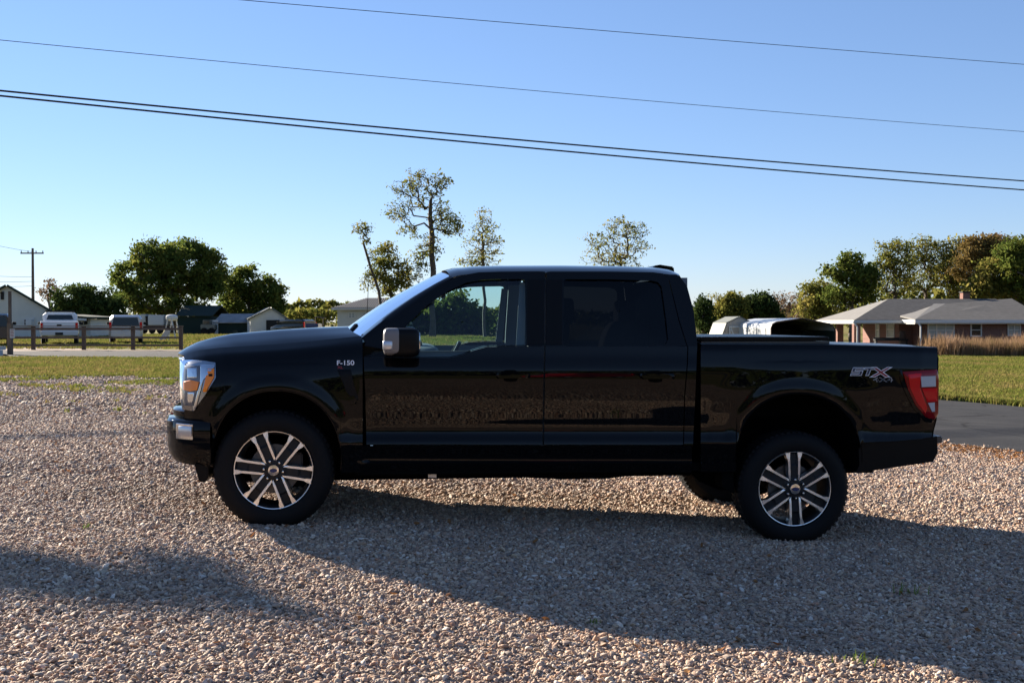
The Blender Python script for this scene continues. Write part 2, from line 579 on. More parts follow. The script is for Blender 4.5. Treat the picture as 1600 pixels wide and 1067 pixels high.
# ------------------------------------------------------------------ loose stones of the lot
def scatter(name, pts, rot, scl, coll, label, kind='stuff', cat=None):
    me = bpy.data.meshes.new(name)
    me.vertices.add(len(pts)); me.vertices.foreach_set('co', np.asarray(pts, np.float32).ravel())
    a = me.attributes.new('rot', 'FLOAT_VECTOR', 'POINT'); a.data.foreach_set('vector', np.asarray(rot, np.float32).ravel())
    a = me.attributes.new('scl', 'FLOAT_VECTOR', 'POINT'); a.data.foreach_set('vector', np.asarray(scl, np.float32).ravel())
    me.update()
    o = bpy.data.objects.new(name, me); COL.objects.link(o)
    ng = bpy.data.node_groups.new(name + '_nodes', 'GeometryNodeTree')
    ng.interface.new_socket('Geometry', in_out='INPUT', socket_type='NodeSocketGeometry')
    ng.interface.new_socket('Geometry', in_out='OUTPUT', socket_type='NodeSocketGeometry')
    N = ng.nodes
    gi, go = N.new('NodeGroupInput'), N.new('NodeGroupOutput')
    mp = N.new('GeometryNodeMeshToPoints')
    ip = N.new('GeometryNodeInstanceOnPoints')
    ci = N.new('GeometryNodeCollectionInfo')
    ci.inputs['Collection'].default_value = coll
    ci.inputs['Separate Children'].default_value = True
    ci.inputs['Reset Children'].default_value = True
    ip.inputs['Pick Instance'].default_value = True
    def attr(nm):
        q = N.new('GeometryNodeInputNamedAttribute'); q.data_type = 'FLOAT_VECTOR'; q.inputs[0].default_value = nm
        return q.outputs[0]
    ri = N.new('FunctionNodeRandomValue'); ri.data_type = 'INT'
    ri.inputs[4].default_value = 0; ri.inputs[5].default_value = len(coll.objects) - 1
    L = ng.links
    L.new(gi.outputs[0], mp.inputs[0]); L.new(mp.outputs[0], ip.inputs['Points'])
    L.new(ci.outputs[0], ip.inputs['Instance'])
    L.new(ri.outputs[2], ip.inputs['Instance Index'])
    er = N.new('FunctionNodeEulerToRotation')
    L.new(attr('rot'), er.inputs[0]); L.new(er.outputs[0], ip.inputs['Rotation'])
    L.new(attr('scl'), ip.inputs['Scale'])
    L.new(ip.outputs[0], go.inputs[0])
    md = o.modifiers.new('scatter', 'NODES'); md.node_group = ng
    return tag(o, label, cat, None, kind)

def source(name, objs):
    c = bpy.data.collections.new(name)
    for o in objs: c.objects.link(o)
    return c

m_stone = mat('loose_stone', rough=0.8, spec=0.3)
nt, bs = nodes_of(m_stone)
oi = nt.nodes.new('ShaderNodeObjectInfo')
tc = nt.nodes.new('ShaderNodeTexCoord')
gr = gravel_colours(nt, oi.outputs['Random'])
n1 = noise_node(nt, 2.2, 4, tc.outputs['Object'])
r1 = ramp(nt, n1.outputs['Fac'], [(0.3, (0.78, 0.78, 0.8)), (0.7, (1.15, 1.12, 1.08))])
mm = mix(nt, 1.0, gr.outputs[0], r1.outputs[0], 'MULTIPLY')
# dustier and damper stretches of the lot
n4 = noise_node(nt, 0.55, 4, oi.outputs['Location'], 0.6)
r4 = ramp(nt, n4.outputs['Fac'], [(0.32, (0.80, 0.78, 0.77)), (0.5, (1.0, 1.0, 1.0)), (0.7, (1.14, 1.10, 1.04))])
mm = mix(nt, 1.0, mm.outputs[2], r4.outputs[0], 'MULTIPLY')
nt.links.new(mm.outputs[2], bs.inputs['Base Color'])
stones = []
rs = np.random.RandomState(3)
for k in range(12):
    bm = bmesh.new(); bmesh.ops.create_icosphere(bm, subdivisions=2, radius=1.0)
    cuts = [(Vector(rs.normal(size=3)).normalized(), rs.uniform(0.5, 0.84)) for _ in range(9)]
    for v in bm.verts:
        for n, d in cuts:
            e = v.co.dot(n) - d
            if e > 0: v.co -= n * e * 0.93
        v.co *= 1 + 0.06 * rs.normal()
        v.co.x *= 1.0 + 0.25 * math.sin(k); v.co.z *= 0.72
    me = bpy.data.meshes.new('stone'); bm.to_mesh(me); bm.free()
    me.materials.append(m_stone)
    if k % 4: me.polygons.foreach_set('use_smooth', [True] * len(me.polygons))
    stones.append(bpy.data.objects.new('stone', me))
stone_col = source('stone_kinds', stones)
def stone_pts(y0, y1, dens, size, xpad=2.8):
    n = int((y1 - y0) * (2 * 0.50 * y1 + 2 * xpad) * dens)
    x = rs.uniform(-0.50 * y1 - xpad, 0.50 * y1 + xpad, n); y = rs.uniform(y0, y1, n)
    ge = np.array([lin(GE, v) for v in x]) if n < 1 else np.interp(x, [q[0] for q in GE], [q[1] for q in GE])
    far = np.clip((y - 19) / 7, 0, 1) * (x < 2)
    patch = np.sin(x * 1.7 + 2 * np.sin(y * 0.9)) * np.sin(y * 1.3 + x * 0.4)
    keep = (np.abs(x) < 0.50 * y + xpad) & (y < ge - 0.2 + np.where(x > 2, np.abs(rs.normal(0, .35, n)) + .1, 0)) & (rs.uniform(size=n) > 0.75 * far * (patch > -0.1))
    x, y = x[keep], y[keep]
    r = size * np.exp(rs.normal(0, 0.38, len(x)))
    r = np.clip(r, size * 0.45, size * 2.3)
    z = g(x, y) + r * rs.uniform(-0.2, 0.5, len(x))
    sc = np.stack([r * rs.uniform(0.85, 1.35, len(x)), r * rs.uniform(0.75, 1.0, len(x)), r * rs.uniform(0.5, 0.85, len(x))], 1)
    ro = np.stack([rs.normal(0, 0.5, len(x)), rs.normal(0, 0.5, len(x)), rs.uniform(0, 6.28, len(x))], 1)
    return np.stack([x, y, z], 1), ro, sc
A = [stone_pts(3.6, 9.0, 4300, 0.0097), stone_pts(9.0, 15, 2300, 0.0120), stone_pts(15, 26.5, 560, 0.019), stone_pts(3.6, 9.0, 1500, 0.0055)]
gravel = scatter('gravel', np.concatenate([a[0] for a in A]), np.concatenate([a[1] for a in A]), np.concatenate([a[2] for a in A]), stone_col,
                 'loose pinkish tan gravel stones covering the lot round the black truck', cat='gravel')

# ------------------------------------------------------------------ grass
def tuft(seed, n, h, w, lean, m):
    r_ = np.random.RandomState(seed)
    b = MB()
    for _ in range(n):
        a = r_.uniform(0, 6.28); p = Vector((r_.normal(0, 0.5 * lean * h), r_.normal(0, 0.5 * lean * h), 0))
        d = Vector((math.cos(a), math.sin(a), 0)); s_ = Vector((-d.y, d.x, 0)) * w / 2
        hh = h * r_.uniform(0.6, 1.2); q = p + d * hh * r_.uniform(0.05, lean)
        mid = p + (q - p) * 0.4 + Vector((0, 0, hh * 0.6)); tip = q + Vector((0, 0, hh))
        b.add([p - s_, p + s_, mid + s_ * 0.8, mid - s_ * 0.8, tip], [(0, 1, 2, 3), (3, 2, 4)])
    me = bpy.data.meshes.new('tuft'); me.from_pydata(b.v, [], b.f); me.materials.append(m)
    return bpy.data.objects.new('tuft', me)

def tuftmat(name, stops, trans=0.3):
    m = leafmat(name, [c for _, c in stops], trans)
    nt = m.node_tree
    oi = nt.nodes.new('ShaderNodeObjectInfo')
    rp = [n for n in nt.nodes if n.type == 'VALTORGB'][0]
    for l in list(rp.inputs[0].links): nt.links.remove(l)
    # colour follows patches of the lawn as well as the single tuft
    geo = [n for n in nt.nodes if n.type == 'NEW_GEOMETRY'][0]
    nz = noise_node(nt, 0.22, 3, geo.outputs['Position'])
    a = nt.nodes.new('ShaderNodeMath'); a.operation = 'MULTIPLY_ADD'
    nt.links.new(oi.outputs['Random'], a.inputs[0]); a.inputs[1].default_value = 0.55
    s_ = nt.nodes.new('ShaderNodeMath'); s_.operation = 'MULTIPLY_ADD'
    nt.links.new(nz.outputs['Fac'], s_.inputs[0]); s_.inputs[1].default_value = 1.6; s_.inputs[2].default_value = -0.55
    nt.links.new(s_.outputs[0], a.inputs[2]); nt.links.new(a.outputs[0], rp.inputs[0])
    return m
m_grass = tuftmat('grass_blades', [(0, (0.10, 0.14, 0.025)), (0.3, (0.155, 0.175, 0.036)), (0.6, (0.22, 0.195, 0.058)), (1, (0.30, 0.21, 0.09))])
lawn_src = source('lawn_tufts', [tuft(k, 9, 0.065, 0.016, 0.8, m_grass) for k in range(5)])
def lawn_pts(n, xr, yr, ok, s0=1.0):
    x = rs.uniform(*xr, n); y = rs.uniform(*yr, n)
    k = ok(x, y); x, y = x[k], y[k]
    sc = s0 * rs.uniform(0.6, 1.15, len(x)) * (1 + y / 45)
    return np.stack([x, y, g(x, y) - 0.012], 1), np.stack([0 * x, 0 * x, rs.uniform(0, 6.28, len(x))], 1), np.stack([sc * 1.1, sc * 1.1, sc * 0.8], 1)
nx_, ny_ = np.array([p[0] for p in na]), np.array([p[1] for p in na])
fx_, fy_ = np.array([p[0] for p in fa]), np.array([p[1] for p in fa])
def near_y(x): return np.interp(x, nx_, ny_)
def far_y(x): return np.interp(x, fx_, fy_)
gxs = np.linspace(-40, 16, 1200); gys = np.array([gravel_edge(v) for v in gxs])
A = [lawn_pts(60000, (-24, 4), (20, 40), lambda x, y: (y > np.interp(x, gxs, gys) - 0.25) & (y < near_y(x) - 0.1) & (x > -0.5 * y - 1)),
     lawn_pts(150000, (0, 44), (17, 82), lambda x, y: (y > far_y(x) + 0.1) & (x < 0.5 * y + 3.5) & (x > 0.08 * y + 1), 1.0),
     lawn_pts(26000, (-40, 12), (48, 105), lambda x, y: (y > np.maximum(far_y(x) + 0.3, np.where(x < -11, 51.5, 0))) & (x > -0.5 * y - 1) & (x < 0.2 * y), 1.0)]
# ragged fringe of longer grass along the far edge of the road
ex = rs.uniform(3, 14, 9000); ey = far_y(ex) + np.abs(rs.normal(0, .22, 9000)) - .06
A.append((np.stack([ex, ey, g(ex, ey)], 1), np.stack([0 * ex, 0 * ex, rs.uniform(0, 6.28, 9000)], 1), np.repeat(rs.uniform(1.0, 2.6, (9000, 1)), 3, 1)))
# weeds that have come up through the far edge of the gravel
wx = rs.uniform(-14, -1, 14000); wy = rs.uniform(15, 26.5, 14000)
pt = np.sin(wx * 1.7 + 2 * np.sin(wy * 0.9)) * np.sin(wy * 1.3 + wx * 0.4)
k = (pt > 0.3) & (rs.uniform(size=14000) < np.clip((wy - 17) / 8, 0.05, 1)) & (wy < np.interp(wx, gxs, gys))
wx, wy = wx[k], wy[k]
A.append((np.stack([wx, wy, g(wx, wy)], 1), np.stack([0 * wx, 0 * wx, rs.uniform(0, 6.28, len(wx))], 1), np.repeat(rs.uniform(0.6, 1.3, (len(wx), 1)), 3, 1)))
grass = scatter('grass', np.concatenate([a[0] for a in A]), np.concatenate([a[1] for a in A]), np.concatenate([a[2] for a in A]), lawn_src,
                'short mown grass of the verges and lawns on both sides of the road', cat='grass')
# tall dry grass before the brick house
m_dry = tuftmat('dry_grass', [(0, (0.10, 0.11, 0.03)), (0.35, (0.20, 0.13, 0.06)), (0.7, (0.30, 0.19, 0.11)), (1, (0.36, 0.25, 0.17))], 0.35)
dry_src = source('dry_tufts', [tuft(50 + k, 26, 1.15, 0.03, 0.45, m_dry) for k in range(5)])
x = rs.uniform(25.0, 46, 2600); y = rs.uniform(70.5, 75.5, 2600)
k = (x > 25.8 + 0.8 * np.sin(y * 3) + 0.8 * (y - 70)) & (rs.uniform(size=2600) < np.clip((x - 25.5) / 4, 0.25, 1))
x, y = x[k], y[k]
sc = 1.25 * rs.uniform(0.55, 1.15, len(x)) * (0.8 + 0.25 * np.sin(x * 1.3) * np.sin(x * 0.37 + 1))
dry = scatter('tall_dry_grass', np.stack([x, y, g(x, y) - 0.02], 1), np.stack([0 * x, 0 * x, rs.uniform(0, 6.28, len(x))], 1), np.stack([sc, sc, sc], 1), dry_src,
              'tall brown dry grass growing before the brick house', cat='tall grass')
m_weed = tuftmat('weed_leaves', [(0, (0.07, 0.13, 0.02)), (1, (0.16, 0.22, 0.04))])
for i, (px, py, s_, lb) in enumerate([(1337, 1038, 1.0, 'small green weed in the sunlit gravel near the bottom edge'), (1415, 930, 1.3, 'dark weed tuft growing in the shadowed gravel behind the rear wheel'),
                                  (926, 978, 0.55, 'tiny yellow green sprig at the edge of the truck shadow'), (138, 826, 0.6, 'tiny yellow green sprig in sunlit gravel ahead of the truck')]):
    p = gp(px, py)
    o = tuft(90 + i, 16, 0.05 * s_, 0.006, 1.2, m_weed); o.name = 'weed'; COL.objects.link(o); o.location = (p.x, p.y, p.z + 0.012)
    tag(o, lb, 'weed', 'weeds in the gravel', 'stuff')

# dead leaves blown to the edge of the lot
m_litter = tuftmat('dead_leaf', [(0, (0.16, 0.07, 0.03)), (0.5, (0.26, 0.12, 0.05)), (1, (0.34, 0.19, 0.09))], 0.2)
def dead_leaf(k):
    r_ = np.random.RandomState(k); me = bpy.data.meshes.new('dead_leaf')
    h = r_.uniform(.1, .5, 6)
    me.from_pydata([(-1, 0, h[0]), (-.3, .5, h[1]), (.5, .42, h[2]), (1.1, 0, h[3]), (.5, -.42, h[4]), (-.3, -.5, h[5]), (.1, 0, .05)], [], [(0, 1, 6), (1, 2, 6), (2, 3, 6), (3, 4, 6), (4, 5, 6), (5, 0, 6)])
    me.materials.append(m_litter); return bpy.data.objects.new('dead_leaf', me)
lit_src = source('leaf_kinds', [dead_leaf(k) for k in range(4)])
n = 2600; x = rs.uniform(4.6, 8.6, n); y = np.interp(x, [q[0] for q in GE], [q[1] for q in GE]) - np.abs(rs.normal(0, 1.1, n)) - .02
x2 = rs.uniform(-9, 7, 700); y2 = rs.uniform(4.5, 20, 700); k2 = (np.abs(x2) < .5 * y2 + 1) & (y2 < np.interp(x2, gxs, gys)); x = np.concatenate([x, x2[k2]]); y = np.concatenate([y, y2[k2]]); n = len(x)
sc = rs.uniform(.012, .03, n)
litter = scatter('leaf_litter', np.stack([x, y, g(x, y) + .018], 1), np.stack([rs.normal(0, .4, n), rs.normal(0, .4, n), rs.uniform(0, 6.28, n)], 1), np.stack([sc, sc, sc], 1), lit_src,
                 'fallen brown leaves lying on the gravel, thickest beside the asphalt behind the truck', cat='leaf litter')
# ================================================================== THE BLACK PICKUP
m_paint = mat('black_paint', (0.0025, 0.0027, 0.0035), 0.02, spec=0.20, coat=0.0)
m_black = mat('black_plastic', (0.004, 0.004, 0.0045), 0.35, spec=0.12, bump=0.05, bscale=300)
m_matte = mat('black_matte', (0.003, 0.003, 0.003), 0.9, spec=0.05)
m_tyre = mat('tyre_rubber', (0.0065, 0.0065, 0.007), 0.7, spec=0.15, bump=0.1, bscale=90)
m_alu = mat('machined_alloy', (0.82, 0.82, 0.83), 0.32, 1.0)
m_pocket = mat('grey_alloy_paint', (0.016, 0.0155, 0.016), 0.5, 0.0, spec=0.25)
m_dark = mat('dark_alloy', (0.008, 0.008, 0.009), 0.5, 0.2)
m_chrome = mat('chrome', (0.62, 0.63, 0.65), 0.14, 1.0)
m_bright = mat('bright_trim', (0.55, 0.56, 0.58), 0.3, 0.6)
m_steel = mat('brushed_steel', (0.10, 0.095, 0.09), 0.5, 1.0)
m_glass = glass('clear_glass', (0.66, 0.82, 0.83))
m_tint = glass('privacy_glass', (0.065, 0.07, 0.075), 1.28)
m_lens = glass('lamp_lens', (0.95, 0.96, 0.97), 1.12)
m_amber = mat('amber_lens', (1.0, 0.27, 0.006), 0.3, spec=0.6)
m_red = mat('red_lens', (0.62, 0.004, 0.010), 0.12, spec=0.3)
m_redd = mat('dark_red_lens', (0.20, 0.002, 0.006), 0.1, spec=0.3)
m_white = mat('white_lens', (0.42, 0.44, 0.48), 0.15)
m_trim = mat('grey_interior', (0.10, 0.115, 0.13), 0.6)
m_seat = mat('seat_cloth', (0.07, 0.075, 0.085), 0.9, noise=0.2, scale=80)
m_mirror = mat('sunlit_cap', (0.15, 0.14, 0.135), 0.38, spec=0.6)  # black cap given a grey tone: sun glare put into its colour
m_silver = mat('silver_letter', (0.74, 0.75, 0.80), 0.35, 0.0)
m_blue = mat('navy_letter', (0.012, 0.018, 0.05), 0.35)
m_redl = mat('red_letter', (0.22, 0.012, 0.016), 0.4)
m_blueoval = mat('blue_emblem', (0.01, 0.025, 0.10), 0.25)
m_cover = mat('bed_cover_vinyl', (0.035, 0.036, 0.04), 0.28, spec=0.6)

truck = thing('pickup_truck', 'large glossy black crew cab pickup truck parked on the gravel in the foreground', 'pickup truck', (TO.x, TO.y, 0), PSI)

def he(x):      # edge of the bonnet
    return lin([(283, 557), (290, 553), (311, 547), (345, 543), (440, 537), (500, 531.5), (562, 525), (600, 520)], x)
def rail(x):
    return lin([(1090, 540.5), (1300, 541.5), (1465, 546)], x)
def arch(c, x, p):
    cx, cy, rx, ry, n = c
    return (abs((x - cx) / rx)**n + abs((p - cy) / ry)**n)**(1 / n)
ARF, ARR = (432, 718, 100, 107, 2.15), (1247.5, 715, 97, 99.5, 2.15)
def arch_y(c, x):
    cx, cy, rx, ry, n = c
    t = 1 - min(1, abs((x - cx) / rx))**n
    return cy - ry * t**(1 / n)

def YL(x, p):
    """how far out the near side of the body stands at a point of its outline"""
    if x < 568:
        h = he(x)
        keys = [(h, -.835), (h + 4, -.868), (h + 12, -.925), (h + 26, -.968), (h + 42, -.99), (h + 62, -1.002), (650, -.998), (676, -.987), (695, -1.0), (704, -.978), (737, -.94)]
    elif x < 1090:
        t = sstep(568, 650, x)
        keys = [(541, -.945 - .025 * t), (556, -.982), (570, -1.0), (579, -1.008), (592, -1.009), (625, -1.0), (655, -.986), (669, -.980), (674, -.980), (694, -1.008), (700, -.992), (719, -.958), (724, -.974), (727.5, -.958), (737, -.925)]
    else:
        h = rail(x)
        keys = [(h, -.972), (h + 3, -.984), (h + 14, -.995), (580, -1.008), (604, -1.008), (640, -.996), (674, -.984), (694, -1.006), (701, -.985), (737, -.94)]
    if x >= 568 and p < 541 and x < 1090:
        y = keys[0][1] + (541 - p) / 116 * .165
    else:
        y = pchip(keys, p)
    y += lin([(262, .33), (275, .20), (285, .135), (300, .08), (320, .035), (350, .010), (385, 0), (1400, 0), (1440, .008), (1468, .035)], x)
    for c in (ARF, ARR):
        if abs(x - c[0]) < 140 and p > c[1] - 150:
            d = (arch(c, x, p) - 1) * 98
            y -= .013 * (1 - sstep(5, 26, d)) * sstep(0, 40, c[1] + 30 - p + 40) * sstep(-3, 2, d)
            y -= .010 * (1 - sstep(10, 70, d)) * sstep(0, 40, c[1] + 60 - p)
    return y

def S(x, p, out=0.0):
    return P(x, p, YL(x, p) - out)

def patch(name, m, us, xl, xr, lo, up, nv, parent, out=0.0, hem=0.022, angle=40, mirror=True, weld=False):
    rows = []
    for j in range(nv + 1):
        v = j / nv; row = []
        for u in us:
            p = 0.5 * (lo(600) + up(600)) if False else None
            x = None
            xx = xl(640) + (xr(640) - xl(640)) * u
            for _ in range(5):
                p = lo(xx) + (up(xx) - lo(xx)) * v
                xx = xl(p) + (xr(p) - xl(p)) * u
            row.append(S(xx, p, out))
        rows.append(row)
    b = MB(); b.grid(rows, hem=(0, hem, 0) if hem else None)
    return both(b, name, m, parent, angle=angle, mirror=mirror)

def both(b, name, m, parent, angle=40, mirror=True, smooth=True, bevel=0.0, parent2=None):
    o = b.build(name, m, parent, smooth=smooth, angle=angle, local=True, bevel=bevel)
    o2 = None
    if mirror:
        c = MB(); c.v = [(v[0], -v[1], v[2]) for v in b.v]; c.f = [f[::-1] for f in b.f]
        o2 = c.build(name, m, parent2 or parent, smooth=smooth, angle=angle, local=True, bevel=bevel)
    return o, o2

def lins(n): return [i / n for i in range(n + 1)]
const = lambda v: (lambda *_: v)

# ---- front wings
us = sorted(set([i / 90 for i in range(91)] + [(332 + d - 288) / (566.5 - 288) for d in (0.2, .6, 1, 2, 3.5, 5)] + [(532 - d - 288) / (566.5 - 288) for d in (-0.2, .2, .6, 1, 2, 3.5, 5)]))
def fl(x):
    if x < 332: return 667.0
    if x < 532: return min(arch_y(ARF, x), 684 if x < 400 else 736)
    return 736.0
patch('front_wing', m_paint, us, const(288), const(566.5), fl, he, 44, truck)
# ---- doors
def dlo(x): return 694.5
fd_l = lambda p: lin([(535, 568.5), (568, 568.5), (618, 571), (736, 573.5)], p)
fd_r = lambda p: lin([(430, 851.5), (700, 847.5)], p)
rd_l = lambda p: lin([(430, 854), (700, 850)], p)
rd_r = lambda p: lin([(541, 1074), (571, 1073), (618, 1069), (700, 1067)], p)
belt = lambda x: lin([(568, 557), (620, 559), (705, 559), (722, 555), (738, 548), (757, 542.5), (780, 541.3), (790, 541), (1090, 541)], x)
fdoor, fdoor2 = patch('front_door', m_paint, lins(40), fd_l, fd_r, dlo, belt, 40, truck)
rdoor, rdoor2 = patch('rear_door', m_paint, lins(36), rd_l, rd_r, dlo, belt, 40, truck)
patch('cab_corner', m_paint, lins(6), lambda p: rd_r(p) + 1.6, lambda p: lin([(541, 1089.5), (640, 1085.5), (737, 1081)], p), const(695), belt, 40, truck)
patch('rocker_panel', m_paint, lins(60), lambda p: 533.5, lambda p: 1081.0, const(738), const(696), 14, truck)
# step of the front wing below the door line
# ---- bed side
def bl(x):
    if x < 1151: return 737.0
    if x < 1344.4: return min(arch_y(ARR, x), 736)
    return lin([(1344, 691), (1400, 689), (1456, 684)], x)
us = sorted(set([i / 100 for i in range(101)] + [(1151 + d - 1095) / 370 for d in (-.2, .2, .6, 1, 2, 3.5, 5)] + [(1344.4 - d - 1095) / 370 for d in (-.2, .2, .6, 1, 2, 3.5, 5)]))
bed_r = lambda p: lin([(545, 1465), (577, 1464.5), (655, 1462), (676, 1456.5), (740, 1454)], p)
patch('bed_side', m_paint, us, const(1095), bed_r, bl, rail, 44, truck)

# ---- upper cab: the frames round the side windows
def subdiv(pts, k):
    out = []
    for i in range(len(pts) - 1):
        for j in range(k):
            t = j / k
            out.append((pts[i][0] + (pts[i + 1][0] - pts[i][0]) * t, pts[i][1] + (pts[i + 1][1] - pts[i][1]) * t))
    out.append(pts[-1])
    return out
def ring(outer, inner, k, out=0.0, depth=0.03):
    b = MB(); o, i = subdiv(outer, k), subdiv(inner, k)
    rows = [[S(*q) + Vector((0, .02, 0)) for q in o], [S(*q) - Vector((0, out, 0)) for q in o],
            [S(*((a[0] + c[0]) / 2, (a[1] + c[1]) / 2)) - Vector((0, out, 0)) for a, c in zip(o, i)],
            [S(*q) - Vector((0, out, 0)) for q in i], [S(*q) + Vector((0, depth, 0)) for q in i]]
    b.grid(rows)
    return b
f_in = [(607, 547), (612, 536), (638, 506), (668, 477), (700, 455), (728, 442), (752, 437.5), (780, 436.5), (812, 436), (818, 437), (821, 441), (821.5, 480), (822, 539), (780, 539.5), (757, 540.5), (738, 546), (722, 553), (705, 557), (660, 557.5), (620, 557), (607, 547)]
f_out = [(569.5, 540), (572, 533), (617, 497), (655, 467), (690, 443), (718, 431), (748, 425.5), (780, 424.5), (830, 424), (842, 424), (851.5, 424.5), (850.5, 480), (850, 540.5), (780, 540.5), (757, 541.5), (738, 547), (722, 554), (705, 558), (660, 558.5), (620, 558), (569.5, 556)]
b = ring(f_out, f_in, 3)
fr, fr2 = both(b, 'window_frame', m_paint, fdoor, parent2=fdoor2)
r_in = [(881, 440), (884, 436.5), (950, 436.5), (1018, 438.5), (1028, 441), (1034, 448), (1041, 500), (1044, 530), (1040, 538), (1022, 541), (960, 541), (884, 541), (880, 538), (881, 440)]
r_out = [(854.5, 425), (860, 424.3), (950, 424.3), (1020, 425.5), (1036, 427.5), (1044, 434), (1060, 500), (1070, 532), (1073, 540), (1040, 542), (960, 542), (884, 542), (853, 541), (854.5, 425)]
b = ring(r_out, r_in, 3)
rf, rf2 = both(b, 'window_frame', m_paint, rdoor, parent2=rdoor2)
def pane(poly, m, name, p1, p2, depth=0.016):
    c = (sum(q[0] for q in poly) / len(poly), sum(q[1] for q in poly) / len(poly))
    b = MB(); o = subdiv(poly, 2); rows = []
    for t in (1.005, .85, .6, .3, .02):
        rows.append([S(c[0] + (q[0] - c[0]) * t, min(540.9, c[1] + (q[1] - c[1]) * t) if False else c[1] + (q[1] - c[1]) * t) for q in o])
    # a slightly bulged sheet along the tumblehome
    rows2 = []
    for r_, t in zip(rows, (1.005, .85, .6, .3, .02)):
        rows2.append([Vector((v.x, v.y + depth - .012 * (1 - t * t), v.z)) for v in r_])
    b.grid(rows2)
    return both(b, name, m, p1, parent2=p2, angle=80)
# window sheet extends the slope of the glass down behind the belt
_YL = YL
def YLg(x, p):
    return -.968 + (541 - p) / 116 * .165
YL_body = YL
YL = YLg
pane(f_in[:-1] + [f_in[-1]], m_glass, 'window_pane', fdoor, fdoor2)
pane(r_in, m_tint, 'window_pane', rdoor, rdoor2)
YL = YL_body
# black pillar covers
b = MB(); b.grid([[S(x, p, .004) for x in (853.6, 862, 872, 878.5)] for p in np.linspace(538, 437, 8)], hem=(0, .012, 0))
both(b, 'pillar_cover', m_black, rdoor, parent2=rdoor2)
b = MB(); b.grid([[S(x, p, .004) for x in (824, 835, 845, 850.3)] for p in np.linspace(538, 437, 8)], hem=(0, .012, 0))
both(b, 'pillar_cover', m_black, fdoor, parent2=fdoor2)
# C pillar
cp = [(428, 1039), (432, 1062), (447, 1073.5), (486, 1084), (532, 1089), (541, 1089.5)]
b = MB(); rows = []
for p in np.linspace(541, 429, 24):
    xr = lin([(q[0], q[1]) for q in cp], p) if p > 432 else lin([(428, 1056), (432, 1062)], p)
    xl = lin([(427, 1030), (429.5, 1037), (436, 1045.5), (500, 1061.5), (532, 1071.5), (541, 1074.5)], p)
    rows.append([S(xl + (xr - xl) * u, p) for u in lins(6)])
b.grid(rows, hem=(0, .02, 0)); both(b, 'cab_pillar', m_paint, truck)
# ---- roof, cross sections from side to side
def roof_edge(x): return lin([(700, 437), (707, 433), (718, 430), (748, 427), (842, 426), (1020, 427), (1044, 428.5), (1062, 432)], x)
def roof_top(x): return lin([(695, 427.5), (702, 422.5), (716, 418.5), (735, 415.5), (780, 414), (880, 413.6), (980, 415), (1030, 417.5), (1050, 420.5), (1062, 427)], x)
rows = []
for x in sorted(set(list(np.linspace(704, 1062, 50)) + [1058, 1060, 710])):
    e = S(x, roof_edge(x)); zt = P(x, roof_top(x), -.45)
    row = []
    for w in np.linspace(-1, 1, 41):
        a = abs(w)**4.5
        q = Vector((e.x + (zt.x - e.x) * (1 - abs(w)**2) - 0.05 * (1 - w * w) * (1 if x < 720 else 0), w * abs(e.y), zt.z + 0.025 * (1 - (w / .45)**2 if abs(w) < .45 else 0) * .4 + (e.z - zt.z) * a))
        row.append(q)
    rows.append(row)
b = MB(); b.grid(rows); b.build('roof', m_paint, truck, smooth=True, local=True)
# ---- windscreen
bot = [(566, 526, -.86), (548, 519, -.55), (538, 515.5, 0)]
top = [(706, 432.5, -.745), (693, 428.5, -.45), (686, 427, 0)]
def arc3(q, w):
    a, m_, c = [P(*v) for v in q]
    s_ = abs(w)
    x = lin([(0, c.x), (.62, m_.x), (1, a.x)], s_); z = lin([(0, c.z), (.62, m_.z), (1, a.z)], s_)
    x = c.x + (a.x - c.x) * s_**2.2; z = c.z + (a.z - c.z) * s_**2.2
    return Vector((x, w * abs(a.y), z))
rows = []
for t in np.linspace(0, 1, 12):
    row = []
    for w in np.linspace(-1, 1, 25):
        p0, p1 = arc3(bot, w), arc3(top, w)
        q = p0 + (p1 - p0) * t + Vector((-.018 * math.sin(math.pi * t), 0, .018 * math.sin(math.pi * t)))
        row.append(q)
    rows.append(row)
b = MB(); b.grid(rows); b.build('windscreen', m_glass, truck, smooth=True, angle=80, local=True)
# A pillar cover strip
b = MB(); rows = []
for t in np.linspace(0, 1, 14):
    p0, p1 = arc3(bot, -1), arc3(top, -1)
    q = p0 + (p1 - p0) * t + Vector((-.018 * math.sin(math.pi * t), 0, .018 * math.sin(math.pi * t)))
    xo = lin([(0, 570), (.35, 617), (.62, 655), (.86, 690), (1, 708)], t); po = lin([(0, 535), (.35, 497), (.62, 467), (.86, 443), (1, 434.5)], t)
    o = S(xo, po)
    rows.append([q + Vector((0, .07, .0)), q + Vector((-.008, .02, .012)), (q + o) / 2 + Vector((-.012, -.012, .012)), o, o + Vector((.01, .03, 0))])
b.grid(rows); both(b, 'windscreen_pillar', m_paint, truck)
